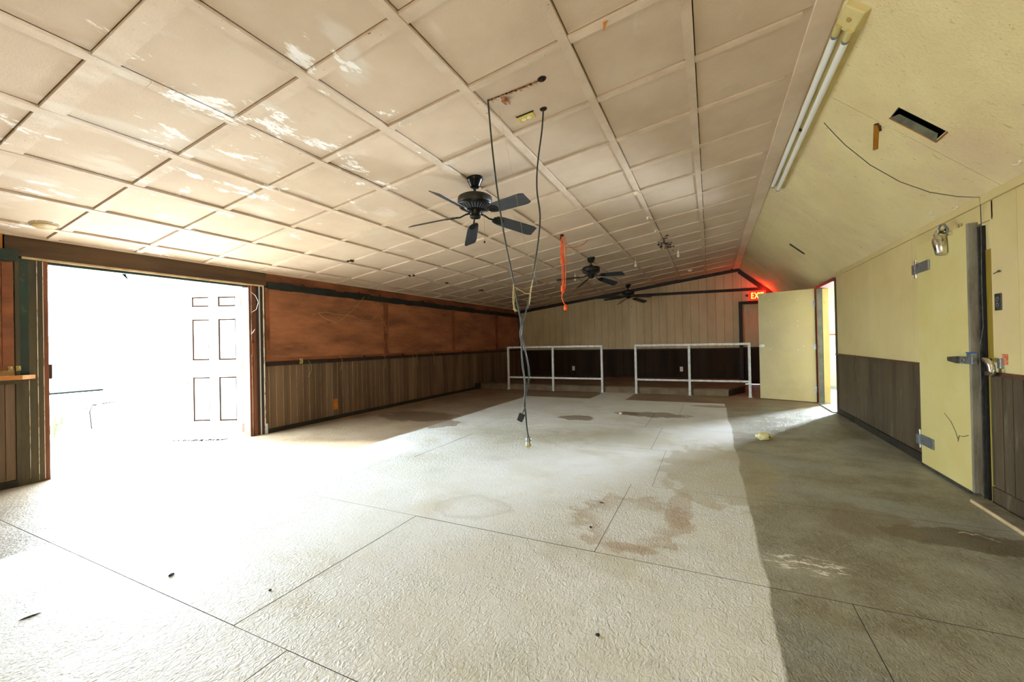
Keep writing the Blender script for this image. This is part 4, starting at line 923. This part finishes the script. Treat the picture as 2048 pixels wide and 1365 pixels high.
# orange cord
O_ = [(-1.943, 5.842, 2.790), (-1.934, 5.846, 2.569), (-1.933, 5.847, 2.272), (-1.937, 5.845, 2.05), (-1.953, 5.837, 1.94), (-1.961, 5.834, 1.866), (-1.942, 5.842, 1.791), (-1.920, 5.855, 1.755)]
t = thing('extension_cord', 'bright orange cord hanging from the ceiling left of the middle fan', 'cord', O_[0]); o0 = Vector(O_[0])
obj('cable', G().tube([Vector(p)-o0 for p in smooth(O_)], .0075, 8), 'orange', t)
obj('cable_loop', G().tube(smooth([(.03, 0, .0), (.05, .01, -.25), (.045, 0, -.55), (.03, .0, -.78), (.0, 0, -.86), (-.012, 0, -.70), (-.01, 0, -.3), (-.005, 0, .0)]), .0065, 8), 'orange', t)
obj('cable_loop', G().tube(smooth([(.0, .0, .0), (-.022, .0, -.2), (-.015, .0, -.38), (.005, 0, -.3), (.0, 0, 0)]), .006, 8), 'orange', t)
obj('connector', G().lathe([(.012, .02), (.024, .01), (.026, -.05), (.020, -.06), (0, -.06)], (-.005, 0, -.37), 14).lathe([(.014, .05), (.026, .02), (.026, -.02), (.014, -.05)], (-.008, -.006, -.80), 14), 'orange', t)
obj('plug', G().lathe([(.010, .03), (.026, .01), (.032, -.03), (.030, -.055), (0, -.058)], (.03, .013, -1.06), 16), 'orange', t)
obj('ceiling_hook', G().ball((0, -.01, -.01), .028, .8, 10, 6).box(-.03, -.01, -.01, .0, -.06, 0), 'mud', t)
tag(obj('red_cord', G().tube(smooth([(-1.9, 5.85, 2.60), (-1.80, 6.0, 2.62), (-1.75, 6.3, 2.72), (-1.72, 6.4, 2.795)]), .005, 6), 'orange'), 'thin red cord leading from the orange cord to a ceiling batten', 'cord')

# ------------------------------------------------------------------ things on the floor
t = thing('foam_chunk', 'pale yellow crumbly foam chunk lying on the dark floor', 'rubble', (.545, 5.66, 0))
g = G(); rnd_ = random.Random(3)
g.ball((0, 0, .045), 1, 1, 18, 12)
for i, v in enumerate(g.v):
    q = Vector(v)-Vector((0, 0, .045)); q = Vector((q.x*.088, q.y*.05, q.z*.044)); n_ = 1+.16*sin(q.x*90+1)*cos(q.z*120)+.10*sin(q.y*160+q.x*60)
    g.v[i] = (q.x*n_, q.y*n_, max(0, q.z*n_+.043))
obj('chunk', g, 'stone', t)
obj('pit', G().ball((.055, -.032, .045), .013, .9, 10, 6), 'base_dark', t)
t = thing('dry_leaf', 'curled dry leaf lying on the dark floor at the right', 'leaf', (1.375, 3.37, .0))
g = G(); pts = [(-.055, .02, .004), (-.035, .012, .014), (-.01, .0, .010), (.015, -.006, .018), (.05, -.012, .006), (.075, -.02, .004)]
for i in range(5):
    a, b = Vector(pts[i]), Vector(pts[i+1]); w1 = .018*sin(pi*(i+.3)/5.6); w2 = .018*sin(pi*(i+1.3)/5.6)
    g.hexa([a+Vector((0, -w1, .006)), b+Vector((0, -w2, .008)), b+Vector((0, w2, .0)), a+Vector((0, w1, .0))], [a+Vector((0, -w1, .008)), b+Vector((0, -w2, .010)), b+Vector((0, w2, .002)), a+Vector((0, w1, .002))])
obj('blade', g, 'dry_leaf', t)
obj('stem', G().tube([(.075, -.02, .005), (.10, -.03, .003)], .0015, 5), 'dry_leaf', t)
t = thing('floor_plank', 'loose dark plank with a pale front edge lying along the right wall', 'plank', (1.64, 2.2, 0))
obj('board', G().hexa([(.004, 0, .0), (.115, 0, .0), (.115, 1.92, .0), (.02, 1.87, .0)], [(.004, 0, .022), (.115, 0, .022), (.115, 1.92, .022), (.02, 1.87, .022)]), 'gasket', t)
obj('front_edge', G().hexa([(-.004, 0, .0), (.004, 0, .0), (.02, 1.87, .0), (.010, 1.87, .0)], [(-.004, 0, .022), (.004, 0, .022), (.02, 1.87, .022), (.010, 1.87, .022)]), 'pale_strip', t)
bits = [(-2.611, 1.196, .018, .012, 'dark curved chip on the floor right of the long seam start'), (-2.813, .743, .035, .007, 'dark blue sliver on the floor at the lower left'), (-1.99, 1.323, .008, .008, 'tiny brown pellet on the floor left of centre'),
        (-.439, 1.667, .010, .009, 'dark pellet on the floor at lower centre'), (-.75, 3.05, .022, .007, 'small dark twig on the floor at centre'), (-.72, 2.62, .012, .009, 'small dark crumb on the floor near the seam crossing'),
        (-1.35, 6.9, .03, .03, 'small white crumb on the floor before the right railing')]
for (x_, y_, a, b, lb) in bits:
    g = G().ball((0, 0, b*.3), 1, 1, 8, 5); g.v = [(v[0]*a, v[1]*b, max(0, (v[2]-b*.3)*b*.5+b*.4)) for v in g.v]
    o = obj('floor_crumb', g, 'white_plastic' if 'white' in lb else 'nest', loc=(x_, y_, 0), rot=(0, 0, random.uniform(0, 3))); tag(o, lb, 'debris', 'crumbs on the floor')

# ------------------------------------------------------------------ outside the opening
gr = struct('ground', G().box(-60, -5.80, -40, 50, -.16, -.04), 'ground', 'sunlit concrete ground outside the doorway', 'ground')
ed = thing('panel_door', 'white six-panel door swung open outside the left doorway', 'door', (-5.82, 3.56, -.01), (0, 0, atan2(-.42, -.908)))
DW = .80; zs_ = [(.22, .83), (1.06, 1.63), (1.80, 1.94)]; xs_ = [(.10, .345), (.475, .71)]
g = G().box(0, .10, -.02, .02, 0, 2.03).box(.345, .475, -.02, .02, 0, 2.03).box(.71, DW, -.02, .02, 0, 2.03)
for a, b in xs_:
    for z0, z1 in ((0, .22), (.83, 1.06), (1.63, 1.80), (1.94, 2.03)): g.box(a, b, -.02, .02, z0, z1)
obj('frame', g, 'white_door', ed)
for a, b in xs_:
    for z0, z1 in zs_:
        gg = G().box(a, b, -.008, .006, z0, z1); e = .035
        gg.hexa([(a+e, .014, z0+e), (a+.01, .004, z0+.01), (b-.01, .004, z0+.01), (b-e, .014, z0+e)][::1], [(a+e, .014, z1-e), (a+.01, .004, z1-.01), (b-.01, .004, z1-.01), (b-e, .014, z1-e)])
        pn = obj('panel', gg, 'white_door', ed)
        obj('shade_moulding', G().box(a+.004, b-.004, .006, .0135, z0+.002, z0+.022).box(a, a+.014, .006, .0135, z0, z1).box(b-.014, b, .006, .0135, z0, z1).box(a+.004, b-.004, .006, .0135, z1-.018, z1-.002), 'mould', pn)  # dark strips draw the shade line around each panel
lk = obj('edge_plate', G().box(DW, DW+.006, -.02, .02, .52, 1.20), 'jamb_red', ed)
obj('handle', G().tube([(DW-.05, .02, .75), (DW-.05, .07, .75), (DW+.07, .07, .75)], .010, 8), 'brass', lk)
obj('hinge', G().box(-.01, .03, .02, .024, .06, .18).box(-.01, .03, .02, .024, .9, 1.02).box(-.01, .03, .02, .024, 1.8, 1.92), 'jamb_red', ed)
g = G()
for k in range(70):
    u = random.random(); x_ = -6.62+.72*u; y_ = 3.06+.36*u+random.uniform(-.03, .05); a = random.uniform(0, 3); l = random.uniform(.01, .04)
    g.hexa([(x_, y_, -.04), (x_+l*cos(a), y_+l*sin(a), -.04), (x_+l*cos(a)-.006, y_+l*sin(a)+.006, -.04), (x_-.006, y_+.006, -.04)], [(x_, y_, -.03), (x_+l*cos(a), y_+l*sin(a), -.028), (x_+l*cos(a)-.006, y_+l*sin(a)+.006, -.028), (x_-.006, y_+.006, -.03)])
tag(obj('leaf_litter', g, 'grate'), 'dark leaf litter under the open white door', 'litter', kind='stuff')
obj('door_sill', G().box(-5.80, -5.66, OY0, OY1, -.04, .004), 'ground', wl)
tb = thing('garden_table', 'small dark green table outside the doorway at the far left', 'table', (-9.0, 2.75, -.04))
obj('tabletop', G().box(-.3, .25, -.33, .38, .62, .645), 'table_g', tb)
for a in (-.26, .21):
    for b in (-.29, .34): obj('leg', G().box(a-.02, a+.02, b-.02, b+.02, 0, .62), 'white_door', tb)
t = thing('garden_plant', 'leafy plant growing before the garden table', 'plant', (-8.4, 2.48, -.04))
for k in range(12):
    a = random.uniform(-1.2, 1.2); l = random.uniform(.25, .5); d_x, d_y = random.uniform(-.1, .1), sin(a)*.3
    p0, p1, p2 = Vector((0, 0, .02)), Vector((d_x, d_y*.5, l*.8)), Vector((d_x*2, d_y, l*.95))
    w = Vector((0, .018, 0)); u_ = Vector((.002, 0, 0))
    g = G().hexa([p0-w*.4, p0+w*.4, p0+w*.4+u_, p0-w*.4+u_], [p1-w, p1+w, p1+w+u_, p1-w+u_]).hexa([p1-w, p1+w, p1+w+u_, p1-w+u_], [p2-w*.1, p2+w*.1, p2+w*.1+u_, p2-w*.1+u_])
    obj('leaf', g, 'leaf', t)
t = thing('fallen_frond', 'grey green frond lying on the bright ground outside', 'frond', (-9.0, 3.2, .33))
obj('leaf', G().hexa([(0, -.12, 0), (.03, -.10, 0), (.02, .18, .03), (0, .16, .03)], [(0, -.12, .02), (.03, -.10, .02), (.02, .18, .04), (0, .16, .04)]), 'frond', t)
obj('stem', G().tube([(0, -.2, -.03), (0, -.12, .0), (0, -.15, -.09), (0, -.13, -.37)], .008, 6), 'frond', t)
t = thing('garden_fence', 'low pale fence with thin rails far outside the doorway', 'fence', (-14, 3.5, -.04))
for k in range(7): obj('post', G().box(-.05, .05, -3+k*1.5-.04, -3+k*1.5+.04, 0, .95), 'white_door', t)
for z in (.45, .86): obj('rail', G().box(-.02, .02, -3, 6, z, z+.05), 'white_door', t)
t = thing('hanging_leaf', 'single leaf hanging at the top of the bright doorway', 'leaf', (-5.76, 2.22, 2.07))
obj('blade', G().hexa([(0, .055, -.085), (.003, .06, -.085), (.003, .062, -.083), (0, .058, -.083)], [(0, -.02, -.005), (.003, -.02, -.005), (.003, .03, -.01), (0, .03, -.01)]), 'frond', t)
obj('stem', G().tube([(0, -.02, .02), (.0, -.03, .0), (.0, -.03, -.03)], .002, 5), 'frond', t)
